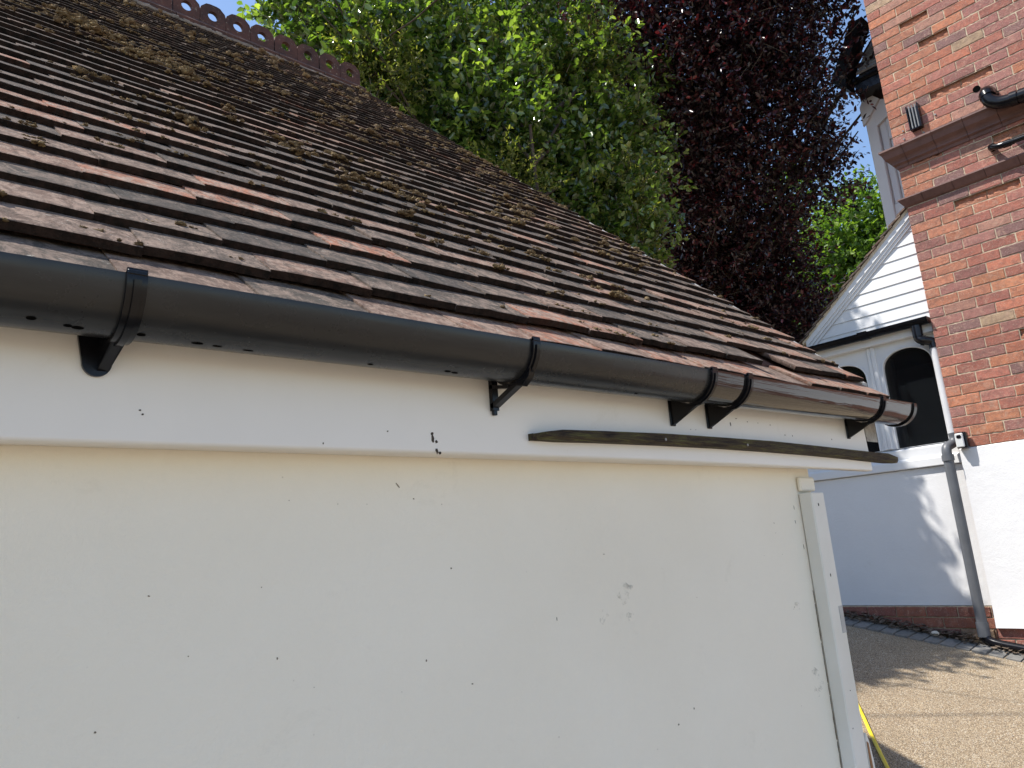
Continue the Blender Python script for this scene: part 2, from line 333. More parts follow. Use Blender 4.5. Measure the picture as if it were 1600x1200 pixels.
# post
mb = MB(); mb.bbox(2.013, 2.087, 1.0, 1.0385, -1.6, 0.097, 0.003)
chip(mb, 2.045, .062, .006, .012, 1.0, 8, 1); chip(mb, 2.047, -.13, .006, .01, 1.0, 8, 1); chip(mb, 2.05, -.43, .004, .004, 1.0, 7, 1); chip(mb, 2.03, -.52, .004, .004, 1.0, 7, 1); post = mb.build('corner_post', [M_POST, M_CHIP], garage)
mb = MB(); mb.box(2.062, 2.083, .9985, 1.0, -.285, -.215); mb.build('filler_patch', M_GREY, post)
mb = MB(); pts = [(2.089, -.9), (2.12, -.9), (2.118, -.62), (2.108, -.565), (2.098, -.545), (2.090, -.56)]
mb.prism(pts, lambda a, b, h: (a, h, b), 1.0, 1.03); mb.build('splintered_board', M_POST, garage, label='splintered end of board beside the post')
mb = MB(); pts = [(2.091, -.66), (2.104, -.66), (2.101, -.60), (2.099, -.57), (2.0925, -.565)]
mb.prism(pts, lambda a, b, h: (a, h, b), .9975, 0.9996); mb.build('bare_wood_patch', mat_simple('bare_orange_timber', (0.30, 0.16, 0.08), 0.8, 0.2, 0.3, 40), garage)
# fascia with a slight bow, split in stations
mb = MB(); N = 24
def fbot(x): return 0.1615 + 0.0045 * math.sin(math.pi * min(max(x, 0), 2.4) / 2.4) - 0.004 * max(0, x - 1.3)
prof = [(0.970, 'top'), (0.970, 'b1'), (0.9715, 'b2'), (0.975, 'b3'), (0.992, 'u'), (0.992, 'top')]
xsf = [-4.0, -2, -1] + [i * 0.1 for i in range(0, 24)] + [2.362]
vs = []
for x in xsf:
    b = fbot(x); dx = 0
    for yv, kk in prof:
        z = {'top': 0.352 + 0.004 * x, 'b1': b + .005, 'b2': b + .0012, 'b3': b, 'u': b}[kk]
        vs.append((x + (0.012 * (0.3 - z) / 0.15 if x > 2.3 else 0), yv, z))
n = len(prof); fs = [(i * n + j, i * n + (j + 1) % n, (i + 1) * n + (j + 1) % n, (i + 1) * n + j) for i in range(len(xsf) - 1) for j in range(n)]
fs += [tuple(range(n)), tuple(range((len(xsf) - 1) * n, len(xsf) * n))]
mb.add(vs, fs); FB = mb
mb = MB(); mb.box(-4.0, 2.355, .9925, 1.039, .168, .176); mb.build('soffit', M_FASCIA, garage)
for (x, z, w, h, r) in [(.705, .188, .007, .014, .3), (.712, .183, .006, .006, 0), (.704, .196, .006, .008, 0), (.712, .168, .005, .012, .3), (.718, .165, .006, .006, 0), (.62, .196, .003, .003, 0), (.263, .205, .004, .003, 0), (.266, .2, .003, .003, 0), (.51, .173, .002, .003, 0),
                       (1.60, .262, .004, .012, .2), (1.86, .246, .003, .005, 0), (1.90, .246, .003, .004, 0), (2.13, .246, .004, .004, 0), (1.56, .276, .012, .003, .2), (1.63, .277, .01, .002, .1), (1.68, .272, .005, .003, 0), (1.73, .272, .006, .002, 0), (1.79, .27, .006, .002, 0), (1.43, .24, .002, .002, 0), (1.45, .24, .002, .002, 0)]:
    chip(FB, x, z, w, h, .97, 9, 1, r)
FB.build('fascia_board', [M_FASCIA, M_CHIP], garage, smooth=True, ang=50)
# bargeboard under the verge
mb = MB(); y0, y1 = .975, 3.8
def bq(y, d): return roofz(2.36, y) - d
mb.hexa([(2.385, y0, bq(y0, .225)), (2.465, y0, bq(y0, .225)), (2.465, y1, bq(y1, .225)), (2.385, y1, bq(y1, .225)), (2.385, y0, bq(y0, .03)), (2.465, y0, bq(y0, .03)), (2.465, y1, bq(y1, .03)), (2.385, y1, bq(y1, .03))])
M_BARGE = mat_simple('weathered_grey_timber', (0.36, 0.35, 0.33), 0.7, 0.3, 0.4, 30, 0.5, 50, (0.08, 0.07, 0.055))
mb.build('bargeboard', M_BARGE, garage)
# deck closing the roof volume (front and back slopes)
mb = MB(); YR, EZ = 3.84, roofz(2.36, 3.84)
mb.hexa([(-4, .99, rz0(0) + SL * .99 - .06), (2.34, .99, rz0(2.3) + SL * .99 - .055), (2.34, YR, EZ - .08), (-4, YR, EZ - .12), (-4, .99, rz0(0) + SL * .99 - .045), (2.34, .99, rz0(2.3) + SL * .99 - .04), (2.34, YR, EZ - .045), (-4, YR, EZ - .07)])
mb.hexa([(-4, YR, EZ - .12), (2.34, YR, EZ - .12), (2.34, 6.8, EZ - .12 - (6.8 - YR) * SL), (-4, 6.8, EZ - .12 - (6.8 - YR) * SL), (-4, YR, EZ - .045), (2.34, YR, EZ - .045), (2.34, 6.8, EZ - .02 - (6.8 - YR) * SL), (-4, 6.8, EZ - .02 - (6.8 - YR) * SL)])
mb.prism([(1.2, .17), (6.6, .17), (YR, EZ - .1)], lambda a, b, h: (h, a, b), 2.0, 2.08)
mb.build('roof_deck', M_BROWN, garage)
# tiles
G = 0.0695; PT = math.radians(35.6); TL = 0.150
mb = MB(); TW = 0.165; MOSS = []
def tile(x0, x1, y, z, col, wear, dip=0.0, skew=0.0, long=TL, thick=0.0115):
    """one plain tile: tail (arris) at y,z, running up the slope"""
    nx, ny = 7, 4
    ct, stn = math.cos(PT + dip), math.sin(PT + dip); camb = random.uniform(-.0005, .0022)
    rot = random.gauss(0, 0.008) + skew; lift = random.gauss(0, .0008); j0 = random.uniform(0, 50)
    tiltx = random.gauss(0, .006)
    top = []; bot = []
    for j in range(ny + 1):
        v = [0, .02, .10, .45, 1][j] * long
        for i in range(nx + 1):
            u = i / nx; xx = x0 + (x1 - x0) * u + rot * v
            ed = noise.noise(Vector((xx * 38 + j0, y * 9, 0))) * 0.0022 if j == 0 else 0
            if j == 0 and random.random() < .05: ed += random.uniform(.001, .004)
            cz = camb * (1 - (2 * u - 1) ** 2) * (1 - .5 * v / long)
            yy = y + (v + ed) * ct - rot * (u - .5) * .165 * .7
            zz = z + (v + ed) * stn + cz + lift + tiltx * (u - .5) * .165 - rot * (u - .5) * .165 * .6
            if j == 0: zz -= .0012
            top.append((xx, yy, zz)); bot.append((xx, yy + stn * thick, zz - ct * thick))
    W = nx + 1; vs = top + bot; o = len(top); base = len(mb.v)
    fs = [(j * W + i, j * W + i + 1, (j + 1) * W + i + 1, (j + 1) * W + i) for j in range(ny) for i in range(nx)]
    fs += [(o + i, o + i + 1, i + 1, i) for i in range(nx)]
    fs += [(j * W, (j + 1) * W, o + (j + 1) * W, o + j * W) for j in range(ny)]
    fs += [(j * W + nx, o + j * W + nx, o + (j + 1) * W + nx, (j + 1) * W + nx) for j in range(ny)]
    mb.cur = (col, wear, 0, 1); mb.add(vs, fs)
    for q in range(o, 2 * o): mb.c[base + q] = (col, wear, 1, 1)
    # tail gets its own verts so the painted shade and algae stay on the tail only
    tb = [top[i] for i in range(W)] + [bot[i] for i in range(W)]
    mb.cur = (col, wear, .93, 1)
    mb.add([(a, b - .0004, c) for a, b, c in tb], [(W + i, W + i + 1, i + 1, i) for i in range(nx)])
XE = 2.36
for kx in range(-1, 43):
    Y = 0.935 + G * kx; off = (kx % 2) * TW / 2
    if kx == -1: Y = .872
    i = 0; x = XE - (TW if kx % 2 else TW / 2 * 1.5) ; xr = XE + random.gauss(0, .006)
    while xr > -2.2:
        xl = x - .0015
        t = (kx / 42.0)
        redness = noise.noise(Vector((xr * 1.1, Y * 1.3, 3))) * .5
        right = max(0, (xr - 1.3)) * .18
        col = min(1, max(0, random.gauss(.40 + redness * .55 + right + (.36 if kx < 0 else .07 if kx < 5 else -.08), .30)))
        wear = min(1, max(0, random.gauss(.35 + .45 * t, .2)))
        dy, dz, skew, dip = random.gauss(0, .0022), 0, 0, random.gauss(0, .008)
        if kx > 2 and random.random() < .03: dy -= random.uniform(.004, .012)
        skip = False
        if kx == -1 and 1.82 < xr < 2.02: skip = False; dy = .012; dz = -.012
        if kx == 0 and 1.80 < xr < 1.96: skip = True
        if kx == 0 and xr > 1.97: skew = -.05; dz = .003
        if kx == -1 and xr > 2.0: skew = -.04
        if kx == -1: dip = -.02 + random.gauss(0, .006)
        zt = roofz(xr, Y + dy) + dz - (0.0075 if kx == -1 else 0)
        if not skip: tile(xl, xr - .0015 if i else xr, Y + dy, zt, col, wear, dip, skew, TL if kx >= 0 else .13, 0.0115 if kx else .012)
        if random.random() < .6 * t + .10: MOSS.append((random.uniform(xl, xr), Y, zt, kx))
        xr = x; x -= TW + random.gauss(0, .001); i += 1
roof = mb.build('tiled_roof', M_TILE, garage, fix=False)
# ridge crest tiles
def crest(x0, nh, first=False):
    mb = MB(); pit = .1495; wd = nh * pit
    for h in range(nh):
        cx = x0 + (h + .5) * pit; cz = EZ + .072; ro = .0; n = 24
        rin = []; rout = []
        # octagon-headed outline sampled by angle
        for i in range(n):
            a = 2 * math.pi * i / n + math.pi / n * 0; ca, sa = math.cos(a), math.sin(a)
            hw = pit / 2 - .001
            # support of shape: half width hw at base, octagon top radius .078
            r1 = hw / abs(ca) if abs(ca) > 1e-6 else 9
            r2 = .072 / abs(sa) if abs(sa) > 1e-6 else 9
            r3 = .0775 / (abs(ca) * math.cos(R(45)) + abs(sa) * math.sin(R(45))) if sa > 0.0 else 9
            if sa > 0: r2 = .074 / abs(sa)
            r = min(r1, r2, r3); rout.append((cx + ca * r, cz + sa * r)); rin.append((cx + ca * .030, cz + sa * .030 * 1.05))
        vs = [(a, YR - .013, b) for a, b in rin] + [(a, YR - .013, b) for a, b in rout] + [(a, YR + .013, b) for a, b in rin] + [(a, YR + .013, b) for a, b in rout]
        fs = []
        for i in range(n):
            j = (i + 1) % n
            fs += [(i, j, n + j, n + i), (2 * n + i, 3 * n + i, 3 * n + j, 2 * n + j), (i, 2 * n + i, 2 * n + j, j), (n + i, n + j, 3 * n + j, 3 * n + i)]
        mb.add(vs, fs)
    # wings of the ridge tile
    a, b = x0 + .0015, x0 + wd - .0015
    for s in (-1, 1):
        mb.hexa([(a, YR, EZ - .002), (b, YR, EZ - .002), (b, YR + s * .085, EZ - .085), (a, YR + s * .085, EZ - .085), (a, YR, EZ + .02), (b, YR, EZ + .02), (b, YR + s * .09, EZ - .064), (a, YR + s * .09, EZ - .064)])
    return mb.build('ridge_tile', M_RIDGE, garage)
xx = 2.345
for nh in (2, 2, 4, 4, 4, 4, 4, 4, 4):
    xx -= nh * .1495 + .004; crest(xx, nh)
mb = MB()
for i in range(160):
    x = 2.34 - i * .03; mb.tube([(x, YR - .088, EZ - .096 + random.uniform(-.004, .004)), (x + .034, YR - .088, EZ - .096 + random.uniform(-.004, .004))], random.uniform(.009, .014), 6)
mb.build('ridge_mortar', M_MORT, garage)
# verge mortar
mb = MB()
for i in range(55):
    y = .95 + i * .052; mb.tube([(XE - .012, y, roofz(XE, y) - .028), (XE - .012, y + .06, roofz(XE, y + .06) - .028)], random.uniform(.010, .014), 6)
mb.build('verge_mortar', M_MORT, garage)

# moss clumps: one object
mv, mf, mc = [], [], []; fr_v, fr_c = [], []
import bmesh
bm0 = bmesh.new(); bmesh.ops.create_icosphere(bm0, subdivisions=2, radius=1.0); IV = np.array([v.co[:] for v in bm0.verts]); IF = np.array([[v.index for v in f.verts] for f in bm0.faces]); bm0.free()
def clump(x, y, z, sx, sy, sz, tone):
    n = len(mv) * len(IV)
    P = IV.copy(); jit = 1 + RNG.normal(0, .34, len(P)); jit = np.clip(jit, .4, 1.9); P *= jit[:, None]
    P[:, 0] *= sx; P[:, 1] *= sy; P[:, 2] *= sz
    mv.append(P + np.array([x, y, z])); mf.append(IF + n); mc.append(np.tile([tone, 0, 0, 1], (len(P), 1)))
    if sx > .0045:                                            # stray fronds
        m = 26; d = RNG.normal(0, 1, (m, 3)); d[:, 2] = np.abs(d[:, 2]); d /= np.linalg.norm(d, axis=1)[:, None]; q = RNG.normal(0, 1, (m, 3)); q /= np.linalg.norm(q, axis=1)[:, None]
        c = np.array([x, y, z]); b0 = c + d * sx * .6; tip = c + d * sx * RNG.uniform(.95, 1.35, (m, 1)); w_ = q * sx * .15
        fr_v.append(np.stack([b0 + w_, b0 - w_, tip], 1).reshape(-1, 3)); fr_c.append(np.tile([tone, 0, 0, 1], (m * 3, 1)))
def mossat(x, kx, s, tone=None, up=0.3):
    Y = .935 + G * kx; z = roofz(x, Y)
    v = random.uniform(.0, .06) if random.random() < .55 else random.uniform(-.004, .012)
    yy = Y + v * math.cos(PT); zz = z + v * math.sin(PT)
    tone = random.random() * .8 if tone is None else tone
    for q in range(random.randint(3, 8)):
        s2 = s * random.uniform(.2, .65)
        clump(x + random.gauss(0, s * .8), yy + random.gauss(0, s * .35), zz + s2 * .18, s2, s2 * .8, s2 * random.uniform(.35, .65), tone)
def mossdens(x, kx):
    t = kx / 42; a = noise.noise(Vector((x * 2.6, kx * .17, 8))) * .36 + noise.noise(Vector((x * 9, kx * .5, 3))) * .3 + .48
    band = math.exp(-((t - .46) / .34) ** 2)
    return max(0, a - .46) * band * 3.6 + (.05 if kx > 1 else .03)
for i in range(23000):
    x = random.uniform(-2.1, 2.34); kx = random.randint(0, 41)
    if random.random() < mossdens(x, kx) * .62: mossat(x, kx, (random.random() ** 2 * .013 + .003) * (1 + .9 * (kx / 42)))
for (x, kx, s) in [(.10, 0, .009), (.165, 4, .010), (.175, 4, .008), (.52, 9, .018), (.80, 10, .022), (.84, 10, .02), (1.05, 8, .02), (1.12, 8, .018), (1.3, 4, .016), (1.42, 3, .018), (1.5, 3, .016), (1.2, 5, .016), (.4, 22, .03), (.45, 22, .028), (.5, 21, .03), (.3, 27, .03), (.36, 27, .03), (.62, 19, .028), (.7, 18, .028), (1.5, 9, .024), (1.85, 7, .016), (1.9, 7, .014), (2.1, 3, .012), (1.35, 0, .010), (1.1, 0, .008), (1.16, 0, .009), (.33, 6, .009), (.36, 6, .008)]:
    for q in range(6): mossat(x + random.gauss(0, s * .9), min(41, kx + random.choice((0, 0, 1))), s * .8, random.random() * .4)
def rawmesh(name, V, F, C, mat, fpoly=3, smooth=False):
    me = bpy.data.meshes.new(name); me.vertices.add(len(V)); me.vertices.foreach_set('co', np.asarray(V, np.float32).ravel())
    nf = len(F); me.loops.add(nf * fpoly); me.loops.foreach_set('vertex_index', np.asarray(F, np.int32).ravel())
    me.polygons.add(nf); me.polygons.foreach_set('loop_start', np.arange(0, nf * fpoly, fpoly, dtype=np.int32))
    if smooth: me.polygons.foreach_set('use_smooth', np.ones(nf, bool))
    me.materials.append(mat); me.update(calc_edges=True)
    ca = me.color_attributes.new('tint', 'FLOAT_COLOR', 'POINT'); ca.data.foreach_set('color', np.asarray(C, np.float32).ravel())
    o = bpy.data.objects.new(name, me); COL.objects.link(o); return o
MVv = np.vstack(mv); FV = np.vstack(fr_v)
moss = rawmesh('moss', np.vstack([MVv, FV]), np.vstack([np.vstack(mf), len(MVv) + np.arange(len(FV)).reshape(-1, 3)]), np.vstack([np.vstack(mc)] + fr_c), M_MOSS)
tag(moss, 'brown and golden moss clumps scattered over the tiled garage roof', 'moss', kind='stuff')

# gutters
GY, GR = .906, .056
def rimz(x): return .3292 + .0092 * x
def gutter(x0, x1, mat, name, label, r=GR, spots=()):
    mb = MB(); N = 20; xsn = max(2, int((x1 - x0) / .12))
    prof = [(GY + r * math.cos(a), r * math.sin(a)) for a in [math.pi + math.pi * i / N for i in range(N + 1)]]
    inner = [(GY + (r - .002) * math.cos(a), (r - .002) * math.sin(a)) for a in [math.pi + math.pi * i / N for i in range(N + 1)]][::-1]
    prof = [(GY - r + .004, .0035), (GY - r - .001, .0035), (GY - r - .001, 0)] + prof[1:] + [(GY + r, .002)] + inner
    vs = []; n = len(prof)
    for i in range(xsn + 1):
        x = x0 + (x1 - x0) * i / xsn
        for a, b in prof: vs.append((x, a, rimz(x) + b))
    fs = [(i * n + j, i * n + (j + 1) % n, (i + 1) * n + (j + 1) % n, (i + 1) * n + j) for i in range(xsn) for j in range(n)]
    mb.add(vs, fs)
    for (x, a, w, h) in spots:                                # dark oval spots on the underside
        aa = R(a); pts = []
        for i in range(12):
            t = 2 * math.pi * i / 12; da = math.sin(t) * h / 2 / r; xx_ = x + math.cos(t) * w / 2
            pts.append((xx_, GY + (r + .0004) * math.cos(aa + da), rimz(xx_) + (r + .0004) * math.sin(aa + da)))
        mb.add(pts, [tuple(range(12))], 1)
    return mb.build(name, [mat, M_SPOT], garage, smooth=True, label=label, fix=False, ang=50)
g1 = gutter(-4.0, 1.372, M_GUT, 'gutter', 'older matt black half-round gutter length', spots=[(0.130,247,0.0100,0.0063),(0.165,253,0.0088,0.0050),(0.175,255,0.0125,0.0063),(0.218,253,0.0075,0.0075),(0.240,254,0.0100,0.0063),(0.305,259,0.0150,0.0050),(0.330,261,0.0125,0.0037),(0.370,263,0.0150,0.0037),(0.550,263,0.0100,0.0050),(0.685,257,0.0125,0.0050),(0.700,259,0.0125,0.0050),(1.150,259,0.0100,0.0037)])
g2 = gutter(1.372, 2.465, M_GUTN, 'gutter', 'newer glossy black half-round gutter length', GR + .0005)
def strap(x, w, mat, parent, r0=.0575, r1=.0615, a0=172, a1=360, top=True, name='gutter_bracket', label=None, web='solid'):
    mb = MB(); z = rimz(x); N = 22
    o_ = arc(GY, z, r1, a0, a1, N); i_ = arc(GY, z, r0, a0, a1, N)[::-1]
    mb.prism(o_ + i_, lambda a, b, h: (h, a, b), x - w / 2, x + w / 2)
    # raised outer rib
    o2 = arc(GY, z, r1 + .003, 185, 290, 16); i2 = arc(GY, z, r1 - .001, 185, 290, 16)[::-1]
    mb.prism(o2 + i2, lambda a, b, h: (h, a, b), x - w * .18, x + w * .18)
    if top: mb.bbox(x - w / 2, x + w / 2, GY - r1 - .001, GY - r0 + .010, z + .0005, z + .0065, .0012)
    fy = .9695
    if web == 'solid':
        pts = arc(GY, z, r1 - .001, 238, 335, 12) + [(fy, z - .025), (fy, z - .098)]
        mb.prism(pts, lambda a, b, h: (h, a, b), x - .004, x + .004)
        mb.bbox(x - w * .42, x + w * .42, fy - .004, fy, z - .098, z - .02, .001)
    elif web == 'open':
        # arm from the bowl to the foot, back strut, leaving a triangular hole
        def bar(a, b, t, hw):
            a = Vector(a); b = Vector(b); d = (b - a).normalized(); nn = Vector((-d.y, d.x)) * t
            mb.prism([tuple(a + nn), tuple(b + nn), tuple(b - nn), tuple(a - nn)], lambda p, q, h: (h, p, q), x - hw, x + hw)
        bar((GY - .030, z - .052), (fy - .003, z - .088), .0045, w * .42)
        bar((fy - .005, z - .020), (fy - .005, z - .095), .0045, w * .42)
        bar((GY + .010, z - .0625), (fy - .003, z - .052), .003, w * .42)
        mb.prism([(GY - .048, z - .036), (GY - .02, z - .058), (GY - .002, z - .062), (GY - .022, z - .068), (GY - .04, z - .055)], lambda a, b, h: (h, a, b), x - w * .4, x + w * .4)
        mb.bbox(x - w * .25, x + w * .25, fy - .008, fy - .001, z - .103, z - .093, .001)
    elif web == 'tongue':
        pts = [(x - .034, z - .028), (x + .012, z - .028)] + [(x - .010 + .0165 * math.cos(R(a)), z - .072 + .0175 * math.sin(R(a))) for a in range(0, -181, -15)]
        mb.prism(pts, lambda a, b, h: (a, h, b), fy - .005, fy)
        pts = arc(GY, z, r1 - .001, 215, 330, 14) + [(fy - .004, z - .03), (fy - .004, z - .083)]
        mb.prism(pts, lambda a, b, h: (h - (.004 if a > .93 else 0), a, b), x - .006, x + .0065)
    return mb.build(name, mat, parent, smooth=True, label=label, ang=35)
strap(.222, .0215, M_BLK, g1, web='tongue', label='wide strap bracket with rounded backplate')
strap(.838, .016, M_BLK, g1, web='open', label='open triangular bracket')
strap(1.362, .020, M_BLK, g2, web='solid', name='union_bracket', r0=.058, r1=.063)
strap(1.505, .020, M_BLK, g2, web='solid', name='union_bracket', r0=.058, r1=.063)
strap(2.240, .020, M_BLK, g2, web='solid', r0=.058, r1=.062)
mb = MB(); o_ = arc(GY, rimz(2.475), .0615, 178, 362, 22)
mb.prism(o_, lambda a, b, h: (h, a, b), 2.480, 2.4835)
mb.prism(o_ + arc(GY, rimz(2.475), .057, 178, 362, 22)[::-1], lambda a, b, h: (h, a, b), 2.462, 2.4806)
mb.build('stop_end', M_BLK, g2, smooth=True, ang=35)
# old batten nailed under the gutter
mb = MB(); vs = []; xb = [.918, .922, .94, .985, 1.1, 1.3, 1.5, 1.75, 2.0, 2.2, 2.37, 2.45, 2.50, 2.53]
for i, x in enumerate(xb):
    zt = .2135 + .010 * math.sin((x - .95) / 1.45 * math.pi) * .9 - .002 * (x - .9); zb = zt - .021 - .006 * max(0, (x - 1.2) / 1.2)
    if x < .98: zt -= (.98 - x) * .14; zb += (.98 - x) * .02
    if x > 2.45: zt -= (x - 2.45) * .10; zb += (x - 2.45) * .04
    j = lambda s=.0012: random.uniform(-s, s)
    yf = .945 + (.012 if x < .93 else 0) + (.004 if x > 2.5 else 0)
    vs += [(x, yf + j(), zt + j()), (x, .9695, zt + .001 + j(.0005)), (x, .9695, zb + j(.0005)), (x, yf + .003 + j(), zb + j()), (x, yf - .001 + j(), zb + .006 + j())]
n = 5; fs = [(i * n + j, i * n + (j + 1) % n, (i + 1) * n + (j + 1) % n, (i + 1) * n + j) for i in range(len(xb) - 1) for j in range(n)] + [tuple(range(n)), tuple(range(len(vs) - n, len(vs)))]
mb.add(vs, fs); bt = mb.build('timber_batten', M_BATTEN, garage, label='dark rotting batten nailed along the fascia')
for x in (1.295, 1.62):
    mb = MB(); mb.tube([(x, .9442, .207), (x, .9425, .207)], .0032, 10); mb.build('screw_head', M_STEEL, bt)

# ------------------------------------------------------------------ brick house
HX = 6.2; HY = 1.89
house = empty('brick_house', (8, 0, -.9), 'tall weathered red brick house with white lower wall and black pipes', 'house')
PAL = [(.34, .125, .078), (.30, .112, .08), (.28, .105, .08), (.37, .145, .08), (.24, .105, .09), (.18, .10, .092), (.30, .155, .115), (.37, .155, .085), (.26, .12, .10), (.28, .115, .09), (.34, .24, .155)]
PW = [4, 4, 4, 3, 4, 2, 3, 1.5, 3, 3, .6]
mb = MB(); MC = MB(); CH, BL = .0785, .222
recess = {(1.42, 3.30), (1.33, 3.28), (1.25, 1.22), (1.0, 3.95), (1.06, 2.71), (1.75, 2.78), (1.38, 3.72), (1.6, 3.98), (1.15, 2.37), (1.43, 2.33)}
def brick(y0, y1, z0, z1, col, rec=0.0, depth=.03, X=HX):
    nl, nh = max(3, int((y1 - y0) / .022)), 4
    f = X - .0 + rec; ring = []
    def jj(a, b, c): return noise.noise(Vector((a * 55, b * 55, c))) * .0034
    pts = [(y0 + (y1 - y0) * i / nl, z0) for i in range(nl)] + [(y1, z0 + (z1 - z0) * i / nh) for i in range(nh)] + [(y1 - (y1 - y0) * i / nl, z1) for i in range(nl)] + [(y0, z1 - (z1 - z0) * i / nh) for i in range(nh)]
    cy, cz = (y0 + y1) / 2, (z0 + z1) / 2; n = len(pts); B = .0035
    inner = []; outer = []; back = []
    for (a, b) in pts:
        da = (1 if a < cy else -1); db = (1 if b < cz else -1)
        ja, jb = jj(a, b, 1), jj(a, b, 7)
        ia = min(max(a, y0 + B), y1 - B) + ja; ib = min(max(b, z0 + B), z1 - B) + jb
        inner.append((f + jj(a, b, 3) * .5, ia, ib)); outer.append((f + B * .9, a + ja * .8, b + jb * .8)); back.append((X + depth, a, b))
    vs = inner + outer + back
    if rec > .01:                                   # spalled brick: broken ragged face, deepest under the upper edge
        gx, gz_ = 12, 7; vs = []
        for j in range(gz_ + 1):
            for i in range(gx + 1):
                a = y0 + (y1 - y0) * i / gx; b = z0 + (z1 - z0) * j / gz_
                q = j / gz_ - .42 + .28 * noise.noise(Vector((a * 24, b * 30, 4)))
                vs.append((X + (.028 if q > 0 else .004) + random.uniform(-.002, .002), a, b))
        mb.cur = col + (1,); mb.add(vs, [(j * (gx + 1) + i, j * (gx + 1) + i + 1, (j + 1) * (gx + 1) + i + 1, (j + 1) * (gx + 1) + i) for j in range(gz_) for i in range(gx)])
        MC.add([(X + .030, y0 - .005, z0 - .005), (X + .030, y1 + .005, z0 - .005), (X + .030, y1 + .005, z1 + .005), (X + .030, y0 - .005, z1 + .005)], [(0, 1, 2, 3)])
        return
    fs = [tuple(range(n))] + [(i, n + i, n + (i + 1) % n, (i + 1) % n) for i in range(n)] + [(n + i, 2 * n + i, 2 * n + (i + 1) % n, n + (i + 1) % n) for i in range(n)]
    mb.cur = col + (1,); mb.add(vs, fs)
    if rec < .02: 
        f2 = X + .0042; e = .0052; a_, b_ = y0 - e, min(y1 + e, HY - .004) if X == HX else y1 + e; ny2 = 14
        vv = []
        for k2 in range(ny2 + 1):
            yy_ = a_ + (b_ - a_) * k2 / ny2
            for zz_ in (z0 - e, z0 + .004, z1 - .004, z1 + e): vv.append((f2 + .003 * noise.noise(Vector((yy_ * 60, zz_ * 60, 2))), yy_, zz_))
        MC.add(vv, [(k2 * 4 + q, k2 * 4 + q + 1, k2 * 4 + q + 5, k2 * 4 + q + 4) for k2 in range(ny2) for q in range(3)])
def bands(z): return (2.80 < z < 3.0) or (2.47 < z < 2.555)
row = 0; z = .49 + .002
while z < 5.6:
    y1 = HY; first = BL / 2 - .005 if row % 2 else BL - .0
    while y1 > -2.6:
        ln = (first if y1 == HY else BL); y0 = y1 - ln
        c = random.choices(PAL, PW)[0]; v = random.uniform(1.0, 1.42); c = tuple(q * v for q in c)
        if y1 > 1.6 and random.random() < .45: c = (.34 * v, .14 * v, .085 * v)
        if y1 < 1.45 and z < 1.5 and random.random() < .3: c = (.37, .135, .08)
        rec = random.gauss(0, .0012)
        hit = any(y0 < ry < y1 and z < rz < z + CH for ry, rz in recess)
        if hit: rec = .028; c = (.40, .165, .095)
        if not (z > 2.80 and z < 2.93) and not (2.46 < z < 2.50):
            wob = .0034
            brick(y0 + wob + random.uniform(-.001, .001), y1 - wob + random.uniform(-.001, .001) if y1 < HY else y1, z + .0034, z + CH - .0034 + random.uniform(-.0015, .001), c, rec)
        y1 = y0
    z += CH; row += 1
# plinth courses below the white render
z = -.79 - CH
while z > -1.6:
    y1 = HY + .0; row += 1; first = BL if row % 2 else BL / 2
    while y1 > -2.6:
        ln = first if y1 == HY else BL; y0 = y1 - ln; c = random.choices(PAL, PW)[0]
        brick(y0 + .005, y1 - .005, z + .005, z + CH - .004, c, random.gauss(0, .002)); y1 = y0
    z -= CH
mb.build('brick_face', M_BRICK, house, fix=True)
mb = MC; mb.box(HX + .034, 11.5, -2.6, HY - .012, -1.8, 5.6)
mb.build('mortar_bed', M_MORTAR, house)
mb = MB(); mb.box(HX + .034, 11.5, HY - .0119, HY, -1.8, 5.6); mb.build('side_wall', M_BSIDE, house)
mb = MB(); mb.prism([(-2.9, 5.55), (2.2, 5.55), (2.2, 5.65), (-.35, 7.6), (-2.9, 5.65)], lambda a, b, h: (h, a, b), HX - .25, 11.7); mb.build('roof', M_BROWN, house)
# white render on the lower wall
mb = MB(); vs = []; ysr = [-2.6, -1.5, -.5, .3, .8, 1.2, 1.5, 1.7, 1.8, 1.875]; zsr = [-.79, -.76, -.70, -.5, -.2, .2, .44, .482, .492]
def rp(y, z):
    o = .018 + .006 * noise.noise(Vector((y * 2.2, z * 2.2, 5))) + (.016 * math.exp(-((z + .79) / .12)) if z < -.4 else 0)
    if z > .485: o = .004
    return HX - o
ysr2 = [-2.6 + i * (4.475 / 44) for i in range(45)]; zsr2 = [-.79, -.785] + [-.75 + i * .06 for i in range(20)] + [.470, .484, .492]
n = len(ysr2)
for zz in zsr2:
    for yy in ysr2: vs.append((rp(yy, zz), yy, zz + .002 * noise.noise(Vector((yy * 9, zz, 0)))))
fs = [(j * n + i, j * n + i + 1, (j + 1) * n + i + 1, (j + 1) * n + i) for j in range(len(zsr2) - 1) for i in range(n - 1)]
b0 = len(vs); vs += [(HX + .006, a, b) for (x, a, b) in vs[:n]]; fs += [(i, b0 + i, b0 + i + 1, i + 1) for i in range(n - 1)]
b1 = len(vs); vs += [(HX + .006, vs[j * n + n - 1][1], vs[j * n + n - 1][2]) for j in range(len(zsr2))]
fs += [(j * n + n - 1, (j + 1) * n + n - 1, b1 + j + 1, b1 + j) for j in range(len(zsr2) - 1)]
mb.add(vs, fs); mb.build('white_render', M_RENDER, house, smooth=True, ang=35)
